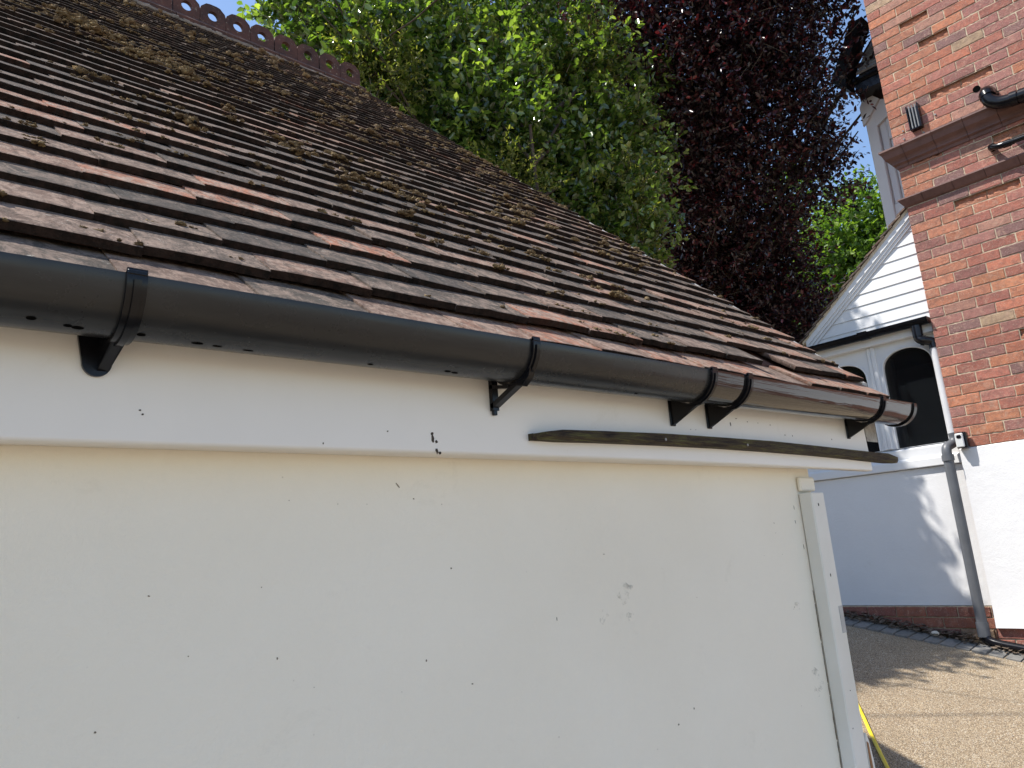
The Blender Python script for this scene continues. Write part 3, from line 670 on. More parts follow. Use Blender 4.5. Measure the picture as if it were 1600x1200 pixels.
# string courses
def course(prof, name, label=None):
    mb = MB(); y = 1.995 if prof[1][0] > .08 else 1.93
    yE = HY + prof[1][0] * .9
    # lengths with tight joints
    yy = yE; i = 0
    while yy > -2.6:
        ln = .222 if i else .18; a, b = yy, yy - ln + .003
        mb.cur = (0.5, 0.5, 0.5, 1)
        pts = prof
        n = len(pts); vs = []
        for s_, yv in ((0, a), (1, b)):
            for (o, z) in pts:
                yq = yv if not (i == 0 and s_ == 0) else HY + o * .9
                vs.append((HX - o, yq, z + random.uniform(-.0008, .0008)))
        fs = [tuple(range(n)), tuple(range(n, 2 * n))] + [(k_, (k_ + 1) % n, n + (k_ + 1) % n, n + k_) for k_ in range(n)]
        mb.add(vs, fs); yy -= ln; i += 1
    # return along the side wall
    vs = [(HX - o, HY + o * .9, z) for o, z in prof] + [(HX + .6, HY + o * .9, z) for o, z in prof]
    n = len(prof); mb.add(vs, [tuple(range(n)), tuple(range(n, 2 * n))] + [(k_, (k_ + 1) % n, n + (k_ + 1) % n, n + k_) for k_ in range(n)])
    return mb.build(name, M_BAND, house, label=label)
course([(-.006, 2.975), (.105, 2.958), (.106, 2.944), (.090, 2.925), (.075, 2.885), (.045, 2.862), (.036, 2.845), (.036, 2.832), (.016, 2.82), (.010, 2.797), (-.006, 2.797)], 'string_course', 'upper deep moulded brick band')
course([(-.006, 2.536), (.048, 2.530), (.049, 2.519), (.036, 2.500), (.014, 2.468), (-.006, 2.455)], 'string_course', 'lower thin moulded band')
# pipe hole: solid black disc, the shade inside put into its colour
mb = MB(); mb.tube([(HX - .0025, 1.245, 3.178), (HX + .03, 1.245, 3.178)], .026, 18); mb.build('hole_shade_disc', M_SPOT, house)
# air vent with bars
vent = MB(); vy0, vy1, vz0, vz1 = 1.645, 1.735, 3.055, 3.265
for q in ((vy0, vy0 + .008, vz0, vz1), (vy1 - .008, vy1, vz0, vz1)): vent.bbox(HX - .055, HX + .002, *q, .001)
vent.bbox(HX - .055, HX + .002, vy0 + .008, vy1 - .008, vz0, vz0 + .008, .001)
vent.box(HX - .004, HX - .002, vy0 + .008, vy1 - .008, vz0 + .008, vz1)
vo = vent.build('air_vent', M_BLK, house, label='small black cage vent with three upright bars')
for i in range(3):
    mb = MB(); yv = vy0 + .022 + i * .023; mb.tube([(HX - .045, yv, vz0 + .008), (HX - .045, yv, vz1 - .004)], .0055, 8); mb.build('bar', M_STEEL, vo)
mb = MB()
for (yv, zv) in ((1.655, 3.015), (1.71, 2.995), (1.80, 3.10), (1.805, 3.03), (1.55, 3.12)):
    mb = MB(); mb.tube([(HX + .002, yv, zv), (HX - .008, yv, zv)], .007, 8); mb.build('wall_screw', M_STEEL, house)
# waste pipes
mb = MB(); p = smoothpath([(6.22, 1.16, 3.075), (6.13, 1.165, 3.075), (6.065, 1.165, 3.04), (6.05, 1.155, 2.975), (6.05, 1.10, 2.925), (6.05, 1.02, 2.905)], 7); mb.tube(p, .047, 20)
mb.tube([(6.05, 1.04, 2.909), (6.05, .2, 2.83), (6.05, -1.8, 2.66)], .040, 20)
for a, b in (((6.05, 1.03, 2.909), (6.05, .985, 2.905)), ((6.05, .975, 2.903), (6.05, .92, 2.898)), ((6.062, 1.165, 3.035), (6.052, 1.158, 3.0))): mb.tube([a, b], .053, 20)
mb.build('soil_pipe', M_BLK, house, smooth=True, label='thick black waste pipe with large elbow')
mb = MB(); mb.tube(smoothpath([(6.22, 1.235, 2.665), (6.15, 1.23, 2.66), (6.12, 1.19, 2.635), (6.11, 1.14, 2.625), (6.11, 1.08, 2.622)], 6), .023, 14); mb.tube([(6.11, 1.15, 2.625), (6.11, .2, 2.60), (6.11, -1.6, 2.56)], .0195, 14)
mb.tube([(6.11, 1.15, 2.625), (6.11, 1.10, 2.622)], .027, 14); mb.tube([(6.155, 1.232, 2.66), (6.135, 1.215, 2.65)], .027, 14)
mb.build('waste_pipe', M_BLK, house, smooth=True, label='thin black waste pipe below the thick one')
# rear bay and little roof seen past the corner
bay = MB(); bx = 7.1
bay.bbox(bx, bx + .10, 2.27, 2.37, 1.9, 3.98, .008); bay.bbox(bx + .02, bx + .09, 1.89, 2.27, 1.9, 2.9, .004)
bay.bbox(bx + .035, bx + .085, 2.20, 2.268, 2.9, 3.78, .01); bay.bbox(bx + .03, bx + .08, 1.89, 2.20, 3.55, 3.78, .006); bay.bbox(bx + .045, bx + .08, 2.14, 2.195, 2.9, 3.55, .006)
bay.bbox(bx + .1, bx + 1.4, 2.30, 2.36, 1.9, 2.9, .004); bay.bbox(bx + 1.4, bx + 1.5, 2.27, 2.37, 1.9, 3.98, .006); bay.bbox(bx + .1, bx + 1.4, 2.30, 2.36, 3.7, 3.98, .004)
bay.prism([(2.385, 3.76), (2.385, 3.96), (2.31, 4.09), (2.20, 3.965), (2.335, 3.80)], lambda a, b, h: (h, a, b), bx - .03, bx + .0)
bay.prism([(2.335, 3.80), (2.20, 3.965), (2.12, 3.93), (2.12, 3.80), (2.27, 3.72)], lambda a, b, h: (h, a, b), bx + .001, bx + .05)
bo = bay.build('bay_window', M_WHITE, house, label='white timber bay behind the brick corner')
mb = MB(); mb.box(bx + .06, bx + .07, 1.9, 2.14, 2.9, 3.55); mb.box(bx + .1, bx + 1.4, 2.32, 2.33, 2.9, 3.7); mb.build('pane', M_GLASS, bo)
mb = MB()                                             # eave gutter + hung tiles + bargeboard above
mb.tube([(bx - .2, 2.33, 4.145), (bx - .2, 1.86, 4.145)], .035, 12); mb.box(bx - .2, bx + .1, 1.9, 2.33, 4.02, 4.16)
mb.build('bay_gutter', M_BLK, house)
for i in range(6):
    mb = MB() if i == 0 else mb
    z0 = 4.185 + i * .07; x0 = bx - .22 + i * .05; mb.hexa([(x0, 1.9, z0), (x0 + .2, 1.9, z0 + .2), (x0 + .2, 2.29 - i * .012, z0 + .2), (x0, 2.29 - i * .012, z0), (x0 - .012, 1.9, z0 + .014), (x0 + .19, 1.9, z0 + .214), (x0 + .19, 2.29 - i * .012, z0 + .214), (x0 - .012, 2.29 - i * .012, z0 + .014)])
mb.build('bay_roof_tiles', M_SLATE, house)
mb = MB()
def bl(y, z, d): return (d, y, z)
mb.prism([(2.28, 4.79), (2.16, 4.79), (2.21, 4.70), (2.32, 4.50), (2.42, 4.24), (2.42, 4.14), (2.56, 4.30), (2.40, 4.58)], lambda a, b, h: (h, a, b), bx - .15, bx + .05)
mb.prism([(2.33, 4.50), (2.26, 4.60), (2.20, 4.20), (2.26, 4.06), (2.40, 4.06), (2.42, 4.24)], lambda a, b, h: (h, a, b), bx + .10, bx + 1.2, 0)
mb.build('bay_bargeboard', M_BLACKPAINT, house)

# key safe
ks = empty('key_safe', (6.16, 1.84, .54), 'small grey fronted black key safe fixed at the corner above the grey downpipe', 'key safe')
mb = MB(); mb.bbox(6.125, 6.182, 1.795, 1.87, .488, .606, .008); mb.build('body', M_BLK, ks)
mb = MB(); mb.bbox(6.112, 6.1245, 1.812, 1.868, .494, .598, .006); fr = mb.build('front_cover', M_SAFE, ks)
mb = MB(); mb.prism([(1.85, .585), (1.83, .585), (1.822, .572), (1.83, .560), (1.85, .560), (1.858, .572)], lambda a, b, h: (h, a, b), 6.1095, 6.1118); mb.build('dial', M_BLK, fr)

# ------------------------------------------------------------------ porch
PX = 6.3
porch = empty('porch', (7, 2.4, -.9), 'small white timber porch with arched windows beside the red brick wall', 'porch')
mb = MB(); vs = []; ny_ = 30; ys_ = [1.90 + i * (1.46 / ny_) for i in range(ny_ + 1)]; zs_ = [-.648, -.64] + [-.6 + i * .07 for i in range(14)] + [.388]
n = len(ys_)
for zz in zs_:
    for yy in ys_: vs.append((PX - .006 + .004 * noise.noise(Vector((yy * 3, zz * 3, 1))), yy, zz))
mb.add(vs, [(j * n + i, j * n + i + 1, (j + 1) * n + i + 1, (j + 1) * n + i) for j in range(len(zs_) - 1) for i in range(n - 1)])
mb.box(PX, PX + .1, 1.90, 3.36, -.648, .388); mb.box(PX + .1, 8.2, 3.26, 3.36, -1.2, .388)
mb.build('dwarf_wall', M_RENDER, porch, smooth=True, ang=35)
mb = MB(); MC = MB(); z = -.655 - CH; row = 0
while z > -1.25:
    y1 = 3.36; row += 1; 
    first = BL / 2 if row % 2 else BL
    while y1 > 1.84:
        y0 = y1 - (first if y1 == 3.36 else BL); c = random.choices(PAL, PW)[0]; c = tuple(q * .85 for q in c)
        brick(max(y0, 1.82) + .005, y1 - .005, z + .005, z + CH - .004, c, random.gauss(0, .003), X=PX - .03); y1 = y0
    z -= CH
mb.build('brick_plinth', M_BRICK, porch)
mb = MB(); mb.box(PX - .018, PX + .1, 1.895, 3.35, -1.3, -.652); mb.build('plinth_mortar', M_MORTAR, porch)
# sill
mb = MB(); mb.prism([(PX + .02, .392), (PX - .028, .392), (PX - .034, .398), (PX - .034, .452), (PX - .030, .462), (PX - .012, .472), (PX - .012, .545), (PX + .03, .565), (PX + .08, .565), (PX + .08, .392)], lambda a, b, h: (a, h, b), 1.90, 3.38)
mb.build('sill', M_WHITE, porch)
# frame with two arched lights
def arched(y0, y1, zb, zs, rise, n=18):
    c = (y0 + y1) / 2; h = (y1 - y0) / 2
    return [(y0, zb), (y1, zb), (y1, zs)] + [(c + h * math.cos(math.pi * i / n), zs + rise * math.sin(math.pi * i / n) ** .8) for i in range(1, n)] + [(y0, zs)]
def framepanel(mb, Y0, Y1, Z0, Z1, hole, x0, x1):
    # ring between rectangle and arched hole, by angle sampling
    n = len(hole); cy = sum(p[0] for p in hole) / n; cz = (Z0 + Z1) / 2
    out = []
    for (a, b) in hole:
        dy, dz = a - cy, b - cz
        t = min((Y1 - cy) / dy if dy > 1e-6 else 1e9, (Y0 - cy) / dy if dy < -1e-6 else 1e9, (Z1 - cz) / dz if dz > 1e-6 else 1e9, (Z0 - cz) / dz if dz < -1e-6 else 1e9)
        out.append((cy + dy * t, cz + dz * t))
    # snap nearest to corners
    for c in ((Y0, Z0), (Y1, Z0), (Y1, Z1), (Y0, Z1)):
        i = min(range(n), key=lambda q: (out[q][0] - c[0]) ** 2 + (out[q][1] - c[1]) ** 2); out[i] = c
    for X in (x0, x1):
        pass
    vs = [(x0, a, b) for a, b in hole] + [(x0, a, b) for a, b in out] + [(x1, a, b) for a, b in hole] + [(x1, a, b) for a, b in out]
    fs = []
    for i in range(n):
        j = (i + 1) % n; fs += [(i, j, n + j, n + i), (2 * n + i, 3 * n + i, 3 * n + j, 2 * n + j), (i, 2 * n + i, 2 * n + j, j), (n + i, n + j, 3 * n + j, 3 * n + i)]
    mb.add(vs, fs)
L1 = (1.962, 2.352, .568, 1.20, .165); L2 = (2.485, 2.875, .568, 1.17, .165)
mb = MB()
framepanel(mb, 1.90, 2.385, .566, 1.43, arched(*L1), PX + .012, PX + .05); framepanel(mb, 2.453, 2.97, .566, 1.43, arched(*L2), PX + .012, PX + .05)
mb.bbox(PX - .01, PX + .06, 2.385, 2.4185, .5665, 1.43, .006); mb.bbox(PX - .002, PX + .06, 2.4195, 2.453, .5665, 1.43, .006)
frame = mb.build('window_frame', M_WHITE, porch)
for L, nm in ((L1, 'arch_bead'), (L2, 'arch_bead')):
    mb = MB(); h = arched(*L)
    h3 = [(PX + .008, a, b) for a, b in h[2:]]; mb.tube(h3, .008, 8); mb.tube([(PX + .008, L[0], L[2]), (PX + .008, L[0], L[3])], .007, 8); mb.tube([(PX + .008, L[1], L[2]), (PX + .008, L[1], L[3])], .007, 8)
    mb.build('arch_bead', M_WHITE, frame)
    mb = MB(); L_ = (L[0] - .01, L[1] + .01, L[2] - .0, L[3], L[4] + .012); mb.prism(arched(*L_), lambda a, b, h_: (h_, a, b), PX + .0505, PX + .054)
    mb.build('pane', M_GLASS, porch)
# interior
mb = MB(); mb.box(7.9, 7.95, 1.9, 2.98, -.8, 1.5); mb.box(PX + .1, 7.95, 1.9, 2.98, -.7, -.65); mb.box(PX + .11, 7.9, 1.895, 1.91, -.6, 1.5); mb.box(PX + .11, 7.9, 2.86, 2.875, -.6, 1.5); mb.box(PX + .07, 7.95, 1.9, 2.98, 1.50, 1.53)
mb.build('interior_lining', M_INT, porch)
mb = MB(); mb.bbox(7.2, 7.28, 2.60, 2.70, -.64, 1.49, .004); mb.build('inner_door_post', M_WHITE, porch)
mb = MB(); pts = [(2.325 + .020 * math.cos(t), .83 + .055 * math.sin(t)) for t in [2 * math.pi * i / 18 for i in range(18)]]
mb.prism(pts, lambda a, b, h: (h, a, b), PX + .040, PX + .050); ov = mb.build('window_catch', M_SAFE, porch, label='pale oval plate with dark dots at the pane edge')
mb = MB()
for dz in (-.03, -.01, .012, .032): mb.tube([(PX + .0385, 2.322, .83 + dz), (PX + .041, 2.322, .83 + dz)], .004, 8)
mb.build('dark_dot', M_SPOT, ov)
# fascia under the gutter, cladding boards, barge
mb = MB(); mb.bbox(PX - .05, PX + .06, 1.905, 3.0, 1.43, 1.50, .004); mb.build('eave_fascia', M_WHITE, porch)
def gl(y): return 2.385 - (y - 1.92) * (2.385 - 1.575) / (2.90 - 1.92)
mb = MB(); z = 1.505
while z < 2.36:
    zt = z + .098
    yb = min(2.93, 1.92 + (2.385 - z) / .8265 + .03); yt = 1.92 + (2.385 - zt) / .8265 + .03
    yt = max(yt, 1.905)
    mb.add([(PX - .011, 1.902, z), (PX - .011, yb, z), (PX - .004, yt, zt), (PX - .004, 1.902, zt), (PX + .012, 1.902, z), (PX + .012, yb, z), (PX + .012, yt, zt), (PX + .012, 1.902, zt)], [(0, 1, 2, 3), (0, 4, 5, 1), (4, 7, 6, 5), (1, 5, 6, 2), (3, 2, 6, 7), (0, 3, 7, 4)])
    z += .0985
mb.build('weatherboard_cladding', M_WHITE, porch)
def slopebox(mb, y0, z0, y1, z1, up0, up1, x0, x1, m=0):
    mb.hexa([(x0, y0, z0 + up0), (x1, y0, z0 + up0), (x1, y1, z1 + up0), (x0, y1, z1 + up0), (x0, y0, z0 + up1), (x1, y0, z0 + up1), (x1, y1, z1 + up1), (x0, y1, z1 + up1)], m)
mb = MB(); slopebox(mb, 1.905, 2.40, 2.93, 1.565, -.03, .045, PX - .030, PX - .012); slopebox(mb, 1.905, 2.40, 2.93, 1.565, .0, .05, PX - .040, PX - .0305); slopebox(mb, 1.905, 2.40, 2.93, 1.565, -.06, -.031, PX - .020, PX - .0115)
mb.build('bargeboard', M_WHITE, porch)
mb = MB(); slopebox(mb, 1.905, 2.40, 2.96, 1.54, .051, .078, PX - .045, PX + 1.9); mb.build('verge_bedding', M_CREAM, porch)
mb = MB()
for i in range(14):
    t = i / 14; y0 = 2.99 - i * .077; z0 = 1.60 + i * .0637
    mb.cur = (random.uniform(.2, .8), .5, .3, 1)
    for j in range(12):
        xa = PX - .065 + j * .165; mb.cur = (random.uniform(.15, .75), .6, .15, 1)
        a = R(31); dy, dz = -math.cos(a) * .12, math.sin(a) * .12
        mb.hexa([(xa, y0, z0), (xa + .162, y0, z0), (xa + .162, y0 + dy, z0 + dz), (xa, y0 + dy, z0 + dz), (xa, y0 + .004, z0 + .013), (xa + .162, y0 + .004, z0 + .013), (xa + .162, y0 + dy, z0 + dz + .013), (xa, y0 + dy, z0 + dz + .013)])
mb.build('roof_tiles', M_TILE, porch)
# gutter on the porch front
mb = MB(); N = 12; r = .052; gy0, gy1 = 1.905, 2.965; gx = PX - .10; gzr = 1.535
pr = arc(gx, gzr, r, 180, 360, N) + arc(gx, gzr, r - .003, 180, 360, N)[::-1]
mb.prism(pr, lambda a, b, h: (a, h, b), gy0, gy1); mb.prism(arc(gx, gzr, r + .002, 180, 360, N), lambda a, b, h: (a, h, b), gy1, gy1 + .006); mb.prism(arc(gx, gzr, r + .002, 180, 360, N), lambda a, b, h: (a, h, b), gy0 - .006, gy0)
mb.prism(arc(gx, gzr + .002, r + .006, 175, 365, N) + arc(gx, gzr + .002, r + .001, 175, 365, N)[::-1], lambda a, b, h: (a, h, b), 2.36, 2.44)
pg = mb.build('porch_gutter', M_BLK, porch, smooth=True, ang=40)
mb = MB(); mb.tube([(gx, 2.0, 1.49), (gx, 2.0, 1.40)], .038, 16); mb.tube(smoothpath([(gx, 2.0, 1.42), (gx, 2.0, 1.385), (gx, 1.975, 1.365), (gx + .02, 1.945, 1.355), (gx + .035, 1.92, 1.34), (gx + .035, 1.915, 1.29)], 5), .034, 16)
mb.tube([(gx, 1.985, 1.368), (gx + .01, 1.962, 1.36)], .041, 16)
mb.build('gutter_elbow', M_BLK, porch, smooth=True)
dx = gx + .035
mb = MB(); mb.tube([(dx, 1.915, 1.30), (dx, 1.91, .60)], .030, 18); mb.build('downpipe', M_WPIPE, porch, smooth=True, label='upper light grey downpipe length')
mb = MB(); mb.tube(smoothpath([(dx, 1.91, .62), (dx, 1.908, .575), (dx - .02, 1.92, .54), (dx - .07, 1.945, .515), (dx - .09, 1.95, .48), (dx - .09, 1.95, .42)], 6), .034, 18); mb.tube([(dx - .09, 1.95, .455), (dx - .09, 1.95, .41)], .042, 18); mb.build('swan_neck', M_GPIPE, porch, smooth=True)
px_, py_ = dx - .09, 1.95
zb = gz(px_, py_) + .05
mb = MB(); mb.tube([(px_, py_, .43), (px_ + .01, py_ + .005, zb + .03)], .0355, 20)
mb.tube([(px_ + .01, py_ + .005, zb + .12), (px_ + .01, py_ + .005, zb + .02)], .041, 20)
mb.build('downpipe', M_GPIPE, porch, smooth=True, label='lower dark grey downpipe length')
mb = MB(); pth = [(px_ + .01, py_ + .005, zb + .05), (px_, py_ - .02, zb - .0)] + [(px_ - .01, y, gz(px_ - .01, y) + .042) for y in (1.86, 1.7, 1.5, 1.0, .3, -.6)]
mb.tube(smoothpath(pth, 5), .030, 16); mb.build('ground_pipe', M_BLK, porch, smooth=True, label='black pipe turning along the foot of the wall')

# debris and pebble at the wall foot
mb = MB()
for i in range(800):
    y = random.uniform(1.3, 3.1); x = random.gauss(6.19, .05) if y > 1.9 else random.gauss(6.13, .04); zz = gz(x, y) + random.uniform(.014, .045); s = random.uniform(.012, .032)
    a = random.uniform(0, 6.28); t = Vector((math.cos(a), math.sin(a), random.uniform(-.4, .4))) * s; u = Vector((-math.sin(a), math.cos(a), random.uniform(-.4, .4))) * s * .55; p = Vector((x, y, zz))
    mb.add([p - t, p - u * .9, p + t, p + u], [(0, 1, 2, 3)])
tag(mb.build('leaf_litter', M_DEAD, fix=False), 'strip of dead leaves and grit along the porch wall foot', 'leaf litter', kind='stuff')
def pebble(x, y, s, label):
    mb = MB(); P = IV.copy(); P *= (1 + RNG.normal(0, .04, len(P)))[:, None]; P[:, 0] *= s; P[:, 1] *= s * 1.2; P[:, 2] *= s * .7
    z = gz(x, y) + .015 + s * .6; mb.add([(a + x, b + y, c + z) for a, b, c in P], [tuple(f) for f in IF])
    o = mb.build('pebble', M_STONE, smooth=True); tag(o, label, 'pebble')
pebble(6.12, 2.27, .026, 'pale rounded pebble lying on the setts below the porch wall')

# yellow hose
pth = [(5.3, 2.68), (4.811, 2.371), (4.346, 2.076), (4.071, 1.907), (3.833, 1.755), (3.526, 1.562), (3.2, 1.52), (2.9, 1.30)]
mb = MB(); mb.tube([(p.x, p.y, gz(p.x, p.y) + .012) for p in smoothpath([(a, b, 0) for a, b in pth], 8)], .0095, 10)
tag(mb.build('yellow_hose', M_YEL, smooth=True), 'thin yellow hose lying on the gravel beside the garage post', 'hose')

# ------------------------------------------------------------------ trees
GREEN = [(2.46,4.80,4.31,0.34),(2.36,4.93,4.53,0.30),(2.67,4.38,3.99,0.42),(2.98,5.06,5.44,0.64),(3.60,4.95,5.06,0.62),(3.28,4.48,3.99,0.52),(2.81,4.35,3.58,0.30),(4.33,4.76,5.29,0.64),(3.99,4.46,4.20,0.62),(3.39,4.22,3.36,0.43),(4.66,4.34,4.74,0.58),(4.61,4.12,5.36,0.27),(4.83,4.31,4.15,0.58),(4.00,4.22,3.39,0.49),(4.72,4.06,3.38,0.54),(5.04,3.83,3.67,0.36),(4.75,3.85,2.79,0.47),(4.20,3.79,2.69,0.32),(4.95,3.89,4.41,0.37),(4.76,3.62,2.41,0.31),(5.16,3.71,3.10,0.26),(4.59,3.72,2.18,0.33),(5.04,3.95,3.59,0.31),(4.80,3.62,2.95,0.22),(4.80,4.25,3.65,0.42),(4.80,4.30,3.10,0.42),(4.75,4.10,2.70,0.38),(4.90,4.50,2.60,0.45)]
GREENX = [(5.93,3.95,4.81,.14),(6.00,3.90,4.76,.14),(5.84,4.06,4.47,.14),(5.99,4.00,3.93,.14),(5.96,4.08,3.89,.14),(5.77,3.84,3.12,.14),(5.43,3.92,2.64,.14),(5.27,4.08,5.44,.14),(2.34,5.01,4.30,.14),(2.26,5.02,4.48,.14),(3.6,4.2,2.2,.55),(4.1,4.0,1.8,.5),(3.3,4.5,2.9,.6),(3.7,4.1,3.4,.6),(3.1,4.7,3.9,.6),(4.5,4.1,1.5,.5),(3.3,4.3,1.5,.5)]
PURPLE = [(5.72,4.41,5.69,0.50),(6.04,3.92,5.89,0.70),(6.17,4.21,5.20,0.60),(6.34,3.55,5.31,0.70),(6.55,3.80,4.68,0.70),(6.66,3.11,5.01,0.75),(6.62,2.89,5.70,0.80),(6.83,2.62,5.08,0.60),(6.90,2.60,4.43,0.55),(7.11,2.82,3.94,0.50),(6.92,3.30,4.31,0.75),(6.94,3.98,4.12,0.70),(7.21,3.42,3.71,0.60),(7.45,2.97,3.61,0.40),(6.84,4.30,4.40,0.60),(7.23,4.68,3.77,0.70),(7.48,4.10,3.44,0.75),(7.72,3.77,3.29,0.40),(7.70,4.66,3.04,0.70),(7.87,4.11,2.77,0.50),(7.97,4.58,2.40,0.60),(8.07,3.95,2.39,0.40),(7.45,5.12,3.23,0.60),(6.19,3.36,6.37,0.80),(6.70,2.59,6.06,0.70),(5.92,4.18,6.60,0.60),(6.66,4.65,4.93,0.50),(6.22,2.94,6.69,0.80),(7.20,5.37,4.40,0.60),(7.23,2.61,4.28,0.35),(7.31,2.65,3.89,0.28)]
PURPLEX = [(6.6,5.3,5.2,.8),(6.4,5.5,6.2,.9),(7.0,5.7,5.0,.9),(7.2,5.4,6.0,.9),(6.9,4.9,6.6,.9),(7.6,5.0,5.0,.8),(8.1,4.3,2.9,.7),(8.3,3.9,2.2,.5),(8.2,4.9,2.8,.8),(7.8,5.3,3.0,.8),(8.6,4.9,1.4,.7),(8.9,4.2,2.6,.6),(7.9,4.9,4.2,.9),(7.5,4.2,5.2,.9),(7.6,3.5,5.8,.8),(8.3,4.6,3.2,.8),(8.4,4.9,2.2,.8),(8.6,4.2,1.8,.6)]
FAR = [(19.30,7.20,7.73,1.10),(18.37,7.53,6.83,0.90),(19.50,6.62,7.73,0.70),(19.24,8.33,6.67,0.80),(18.72,7.11,6.32,1.00),(19.55,8.27,5.78,1.20),(19.76,8.75,7.88,0.70),(20.10,9.19,6.35,1.00),(19.81,6.75,6.78,0.90),(19.79,8.16,5.06,1.40),(19.96,9.14,9.70,0.70),(19.6,6.2,5.6,1.2),(20.2,7.5,4.2,1.5),(20.0,5.6,7.2,.9)]
def leaves(lumps, ntw, nl, ls, tl, wid, spread=.9, shell=.55, keep=None, bias=(0, 0, .5), tone=None, tipb=.25):
    L = np.array(lumps); vol = L[:, 3] ** 2.2; pr = vol / vol.sum()
    id_ = RNG.choice(len(L), ntw, p=pr); C = L[id_, :3]; Rr = L[id_, 3]
    d = RNG.normal(0, 1, (ntw, 3)); d /= np.linalg.norm(d, axis=1)[:, None]
    rad = Rr * (shell + (1 - shell) * RNG.random(ntw)) * (1 + .18 * RNG.normal(0, 1, ntw))
    ins = RNG.random(ntw) < .3; rad[ins] = Rr[ins] * RNG.random(ins.sum()) ** .6
    P0 = C + d * rad[:, None] * np.array([1, 1, .95])
    if keep is not None: m = keep(P0); P0 = P0[m]; d = d[m]; ntw = len(P0)
    td = d * spread + RNG.normal(0, .55, (ntw, 3)) + np.array(bias); td /= np.linalg.norm(td, axis=1)[:, None]
    tlen = tl * RNG.uniform(.5, 1.3, ntw); tt = RNG.random(ntw)
    s = (np.arange(nl) + .5) / nl
    base = P0[:, None, :] + td[:, None, :] * (tlen[:, None, None] * s[None, :, None])
    ld = td[:, None, :] * .6 + RNG.normal(0, .75, (ntw, nl, 3)); ld /= np.linalg.norm(ld, axis=2)[:, :, None]
    nr = RNG.normal(0, .7, (ntw, nl, 3)) + np.array([-.2, .1, 1.0]); sd = np.cross(ld, nr); sd /= np.linalg.norm(sd, axis=2)[:, :, None]; nn = np.cross(sd, ld)
    sz = ls * RNG.uniform(.55, 1.25, (ntw, nl)); B = base.reshape(-1, 3); D = ld.reshape(-1, 3); Sd = sd.reshape(-1, 3); Nn = nn.reshape(-1, 3); Z = sz.reshape(-1)[:, None]
    # 6-vertex folded leaf: base, 2 left, 2 right, tip + midrib
    V = np.stack([B, B + D * Z * .35 + Sd * Z * wid + Nn * Z * .10, B + D * Z * .75 + Sd * Z * wid * .8 + Nn * Z * .08, B + D * Z * 1.05 - Nn * Z * .05,
                  B + D * Z * .75 - Sd * Z * wid * .8 + Nn * Z * .08, B + D * Z * .35 - Sd * Z * wid + Nn * Z * .10], 1)
    n = len(B); idx = np.arange(n)[:, None] * 6
    F = np.concatenate([idx + np.array([[0, 1, 2, 3]]), idx + np.array([[0, 3, 4, 5]])], 0)
    tcol = np.clip(RNG.normal(.45, .22, (ntw, nl)) + (tt[:, None] - .5) * .4 + tipb * (s[None, :] - .5), 0, 1).reshape(-1)
    Cc = np.repeat(np.stack([tcol, tcol, tcol, np.ones(n)], 1), 6, 0)
    tw = (P0, P0 + td * tlen[:, None])
    return V.reshape(-1, 3), F, Cc, tw
def twigs(tw, frac, r, mb, seed=3, back=.15):
    rr = random.Random(seed)
    for a, b in zip(*tw):
        if rr.random() < frac:
            a = Vector(a); b = Vector(b); mb.tube([a - (b - a) * back, (a + b) / 2 + Vector((rr.gauss(0, .01), rr.gauss(0, .01), rr.gauss(0, .01))), b], [r, r * .8, r * .4], 4, caps=False)
def limbs(mb, base, top, r0, lumps, rl, seed=1):
    rr = random.Random(seed); base = Vector(base); top = Vector(top)
    trunk = [base.lerp(top, i / 7) + Vector((rr.gauss(0, .05), rr.gauss(0, .05), 0)) * (1 if 0 < i < 7 else 0) for i in range(8)]
    mb.tube(smoothpath(trunk, 4), [r0 * (1 - .7 * i / 28) for i in range(29)], 12)
    for L in lumps:
        if L[3] < .2: continue
        c = Vector(L[:3]); t = min(.92, max(.25, (c.z - base.z) / (top.z - base.z + 1e-6) * .75)); s = base.lerp(top, t); m = s.lerp(c, .5) + Vector((rr.gauss(0, .1), rr.gauss(0, .1), -.08))
        p = smoothpath([s, m, c, c + (c - m) * .5], 5); mb.tube(p, [rl * (1 - .8 * i / (len(p) - 1)) for i in range(len(p))], 7)
def tree(name, label, cat, lumps, extra, trunk, top, r0, rl, mat, bark, **kw):
    e = empty(name, trunk, label, cat)
    fr = kw.pop('twigfrac', .1); tr = kw.pop('twigr', .002)
    V, F, Cc, tw = leaves(lumps + extra, **kw)
    cr = rawmesh('crown', V, F, Cc, mat, 4); attach(cr, e)
    mb = MB(); limbs(mb, trunk, top, r0, lumps + extra, rl); mb.build('trunk', bark, e, smooth=True, fix=False)
    mb = MB(); twigs(tw, fr, tr, mb); tag(mb.build('twigs', M_TWIG, e, fix=False), kind='stuff')
    return e
def keepg(P): # clear of the garage roof
    return (P[:, 0] > 2.50) | (P[:, 2] > 3.35) & (P[:, 1] > 4.05)
tree('laurel_tree', 'large-leaved glossy green tree rising just behind the tiled garage roof', 'tree', GREEN, GREENX, (3.6, 4.6, gz(3.6, 4.6) - .1), (3.3, 4.2, 3.9), .07, .028, M_LGREEN, M_BARK,
     ntw=9000, nl=9, ls=.066, tl=.22, wid=.30, keep=keepg, twigfrac=.12, twigr=.0025)
FINE = [(2.78,4.10,3.55,0.28),(3.66,4.46,4.34,0.40),(4.02,4.26,4.14,0.36),(4.80,4.16,4.29,0.38),(5.02,3.91,3.74,0.35),(4.70,3.70,2.91,0.36),(4.75,3.62,2.43,0.35),(4.90,3.87,4.49,0.31),(2.62,4.25,3.72,0.20)]
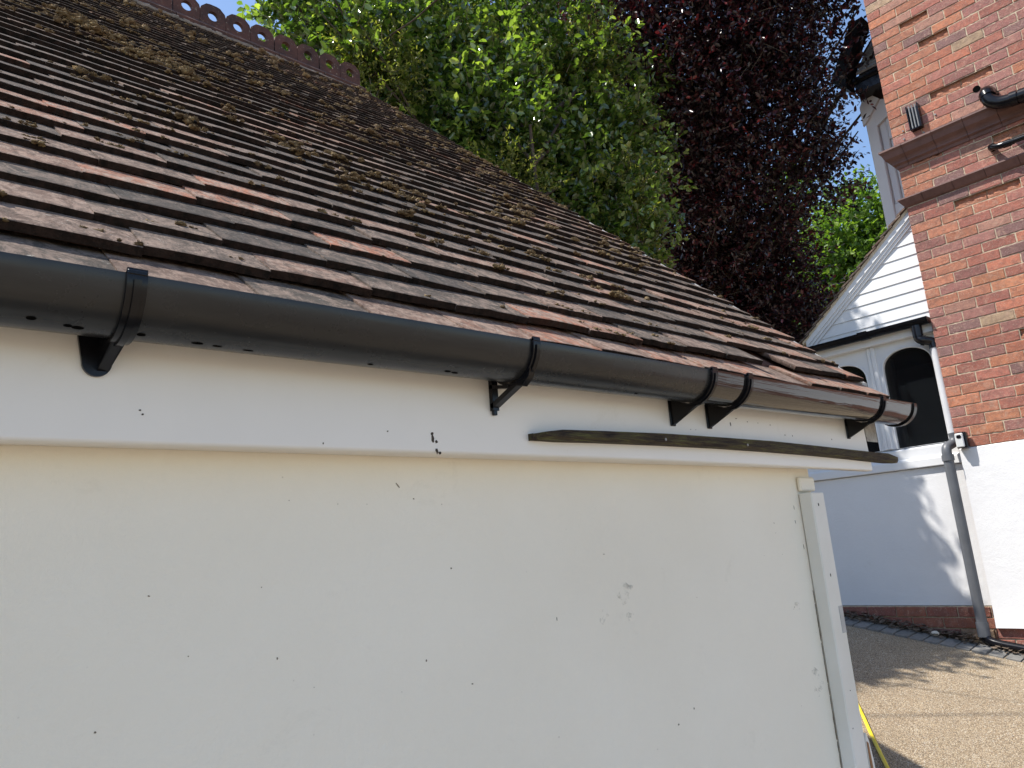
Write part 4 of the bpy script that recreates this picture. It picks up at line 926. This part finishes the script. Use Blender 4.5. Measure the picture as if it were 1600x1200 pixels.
tree('feathery_shrub', 'fine-leaved yellow-green shrub growing through the glossy green tree', 'shrub', FINE, [(4.0, 3.7, 1.9, .4), (3.5, 3.8, 2.6, .4)], (3.9, 3.7, gz(3.9, 3.7) - .1), (3.7, 3.6, 3.2), .04, .015, M_LFINE, M_BARK,
     ntw=3800, nl=10, ls=.030, tl=.16, wid=.20, keep=keepg, twigfrac=.08, twigr=.0015)
tree('purple_plum_tree', 'tall dark purple-leaved tree filling the gap beside the brick house', 'tree', PURPLE, PURPLEX, (8.0, 4.9, gz(8, 4.9) - .1), (7.2, 4.2, 5.6), .12, .03, M_LPURP, M_BARK,
     ntw=27000, nl=9, ls=.052, tl=.26, wid=.27, bias=(0, 0, .1), keep=lambda P: ~((P[:, 1] < 2.75) & (P[:, 0] > 6.95)) & ~((P[:, 2] < 2.6) & (P[:, 1] < 3.2)), twigfrac=.08, twigr=.003)
tree('bright_green_tree', 'distant bright green tree seen between the purple tree and the porch roof', 'tree', FAR, [], (19.8, 7.6, -1.0), (19.2, 7.3, 7.0), .25, .09, M_LFAR, M_BARK,
     ntw=4200, nl=9, ls=.14, tl=.4, wid=.3, twigfrac=.1, twigr=.008)
# bare stem standing above the ridge end
mb = MB(); p = smoothpath([(2.62, 4.45, 3.70), (2.64, 4.33, 3.755), (2.655, 4.20, 3.745), (2.70, 3.98, 3.775), (2.76, 3.75, 3.79), (2.81, 3.51, 3.835), (2.93, 3.12, 3.92), (3.1, 2.6, 4.0)], 5)
mb.tube(p, [.009 - .005 * i / (len(p) - 1) for i in range(len(p))], 7)
mb.tube([(2.70, 3.98, 3.775), (2.73, 3.97, 3.70)], .003, 5); mb.tube([(2.64, 4.33, 3.755), (2.645, 4.33, 3.60)], .004, 5)
tag(mb.build('bare_branch', M_BARK, smooth=True), 'thin bare dark branch slanting up from behind the end of the ridge', 'branch')

# cable strung high above the drive, out of the photograph's frame; its faint shadow crosses the gravel
A = Vector((1.55, 4.17, 5.02)); D = Vector((0.69, -0.61, -0.06)).normalized()
mb = MB(); mb.tube([A + D * t + Vector((0, 0, -.10 + .0014 * (t - 3) ** 2)) for t in range(-8, 15)], .008, 8)
tag(mb.build('overhead_cable', M_BLK, smooth=True), 'black cable strung high over the driveway above the garage and house', 'cable')
# tree on the far side of the drive, seen only as reflections in the panes
tree('garden_tree', 'broad green tree across the drive, mirrored in the dark porch panes', 'tree', [(-9, 7.2, 2.2, 1.5), (-9.4, 5.4, 1.6, 1.3), (-8.8, 9.0, 2.6, 1.5), (-9, 7.6, 4.0, 1.1), (-9.5, 8.8, .8, 1.5), (-9.4, 6.3, .5, 1.5)], [], (-9.2, 7.4, gz(-9.2, 7.4) - .1), (-9, 7.4, 3.5), .16, .06, M_LFAR, M_BARK,
     ntw=1500, nl=8, ls=.16, tl=.5, wid=.3, twigfrac=.1, twigr=.008)
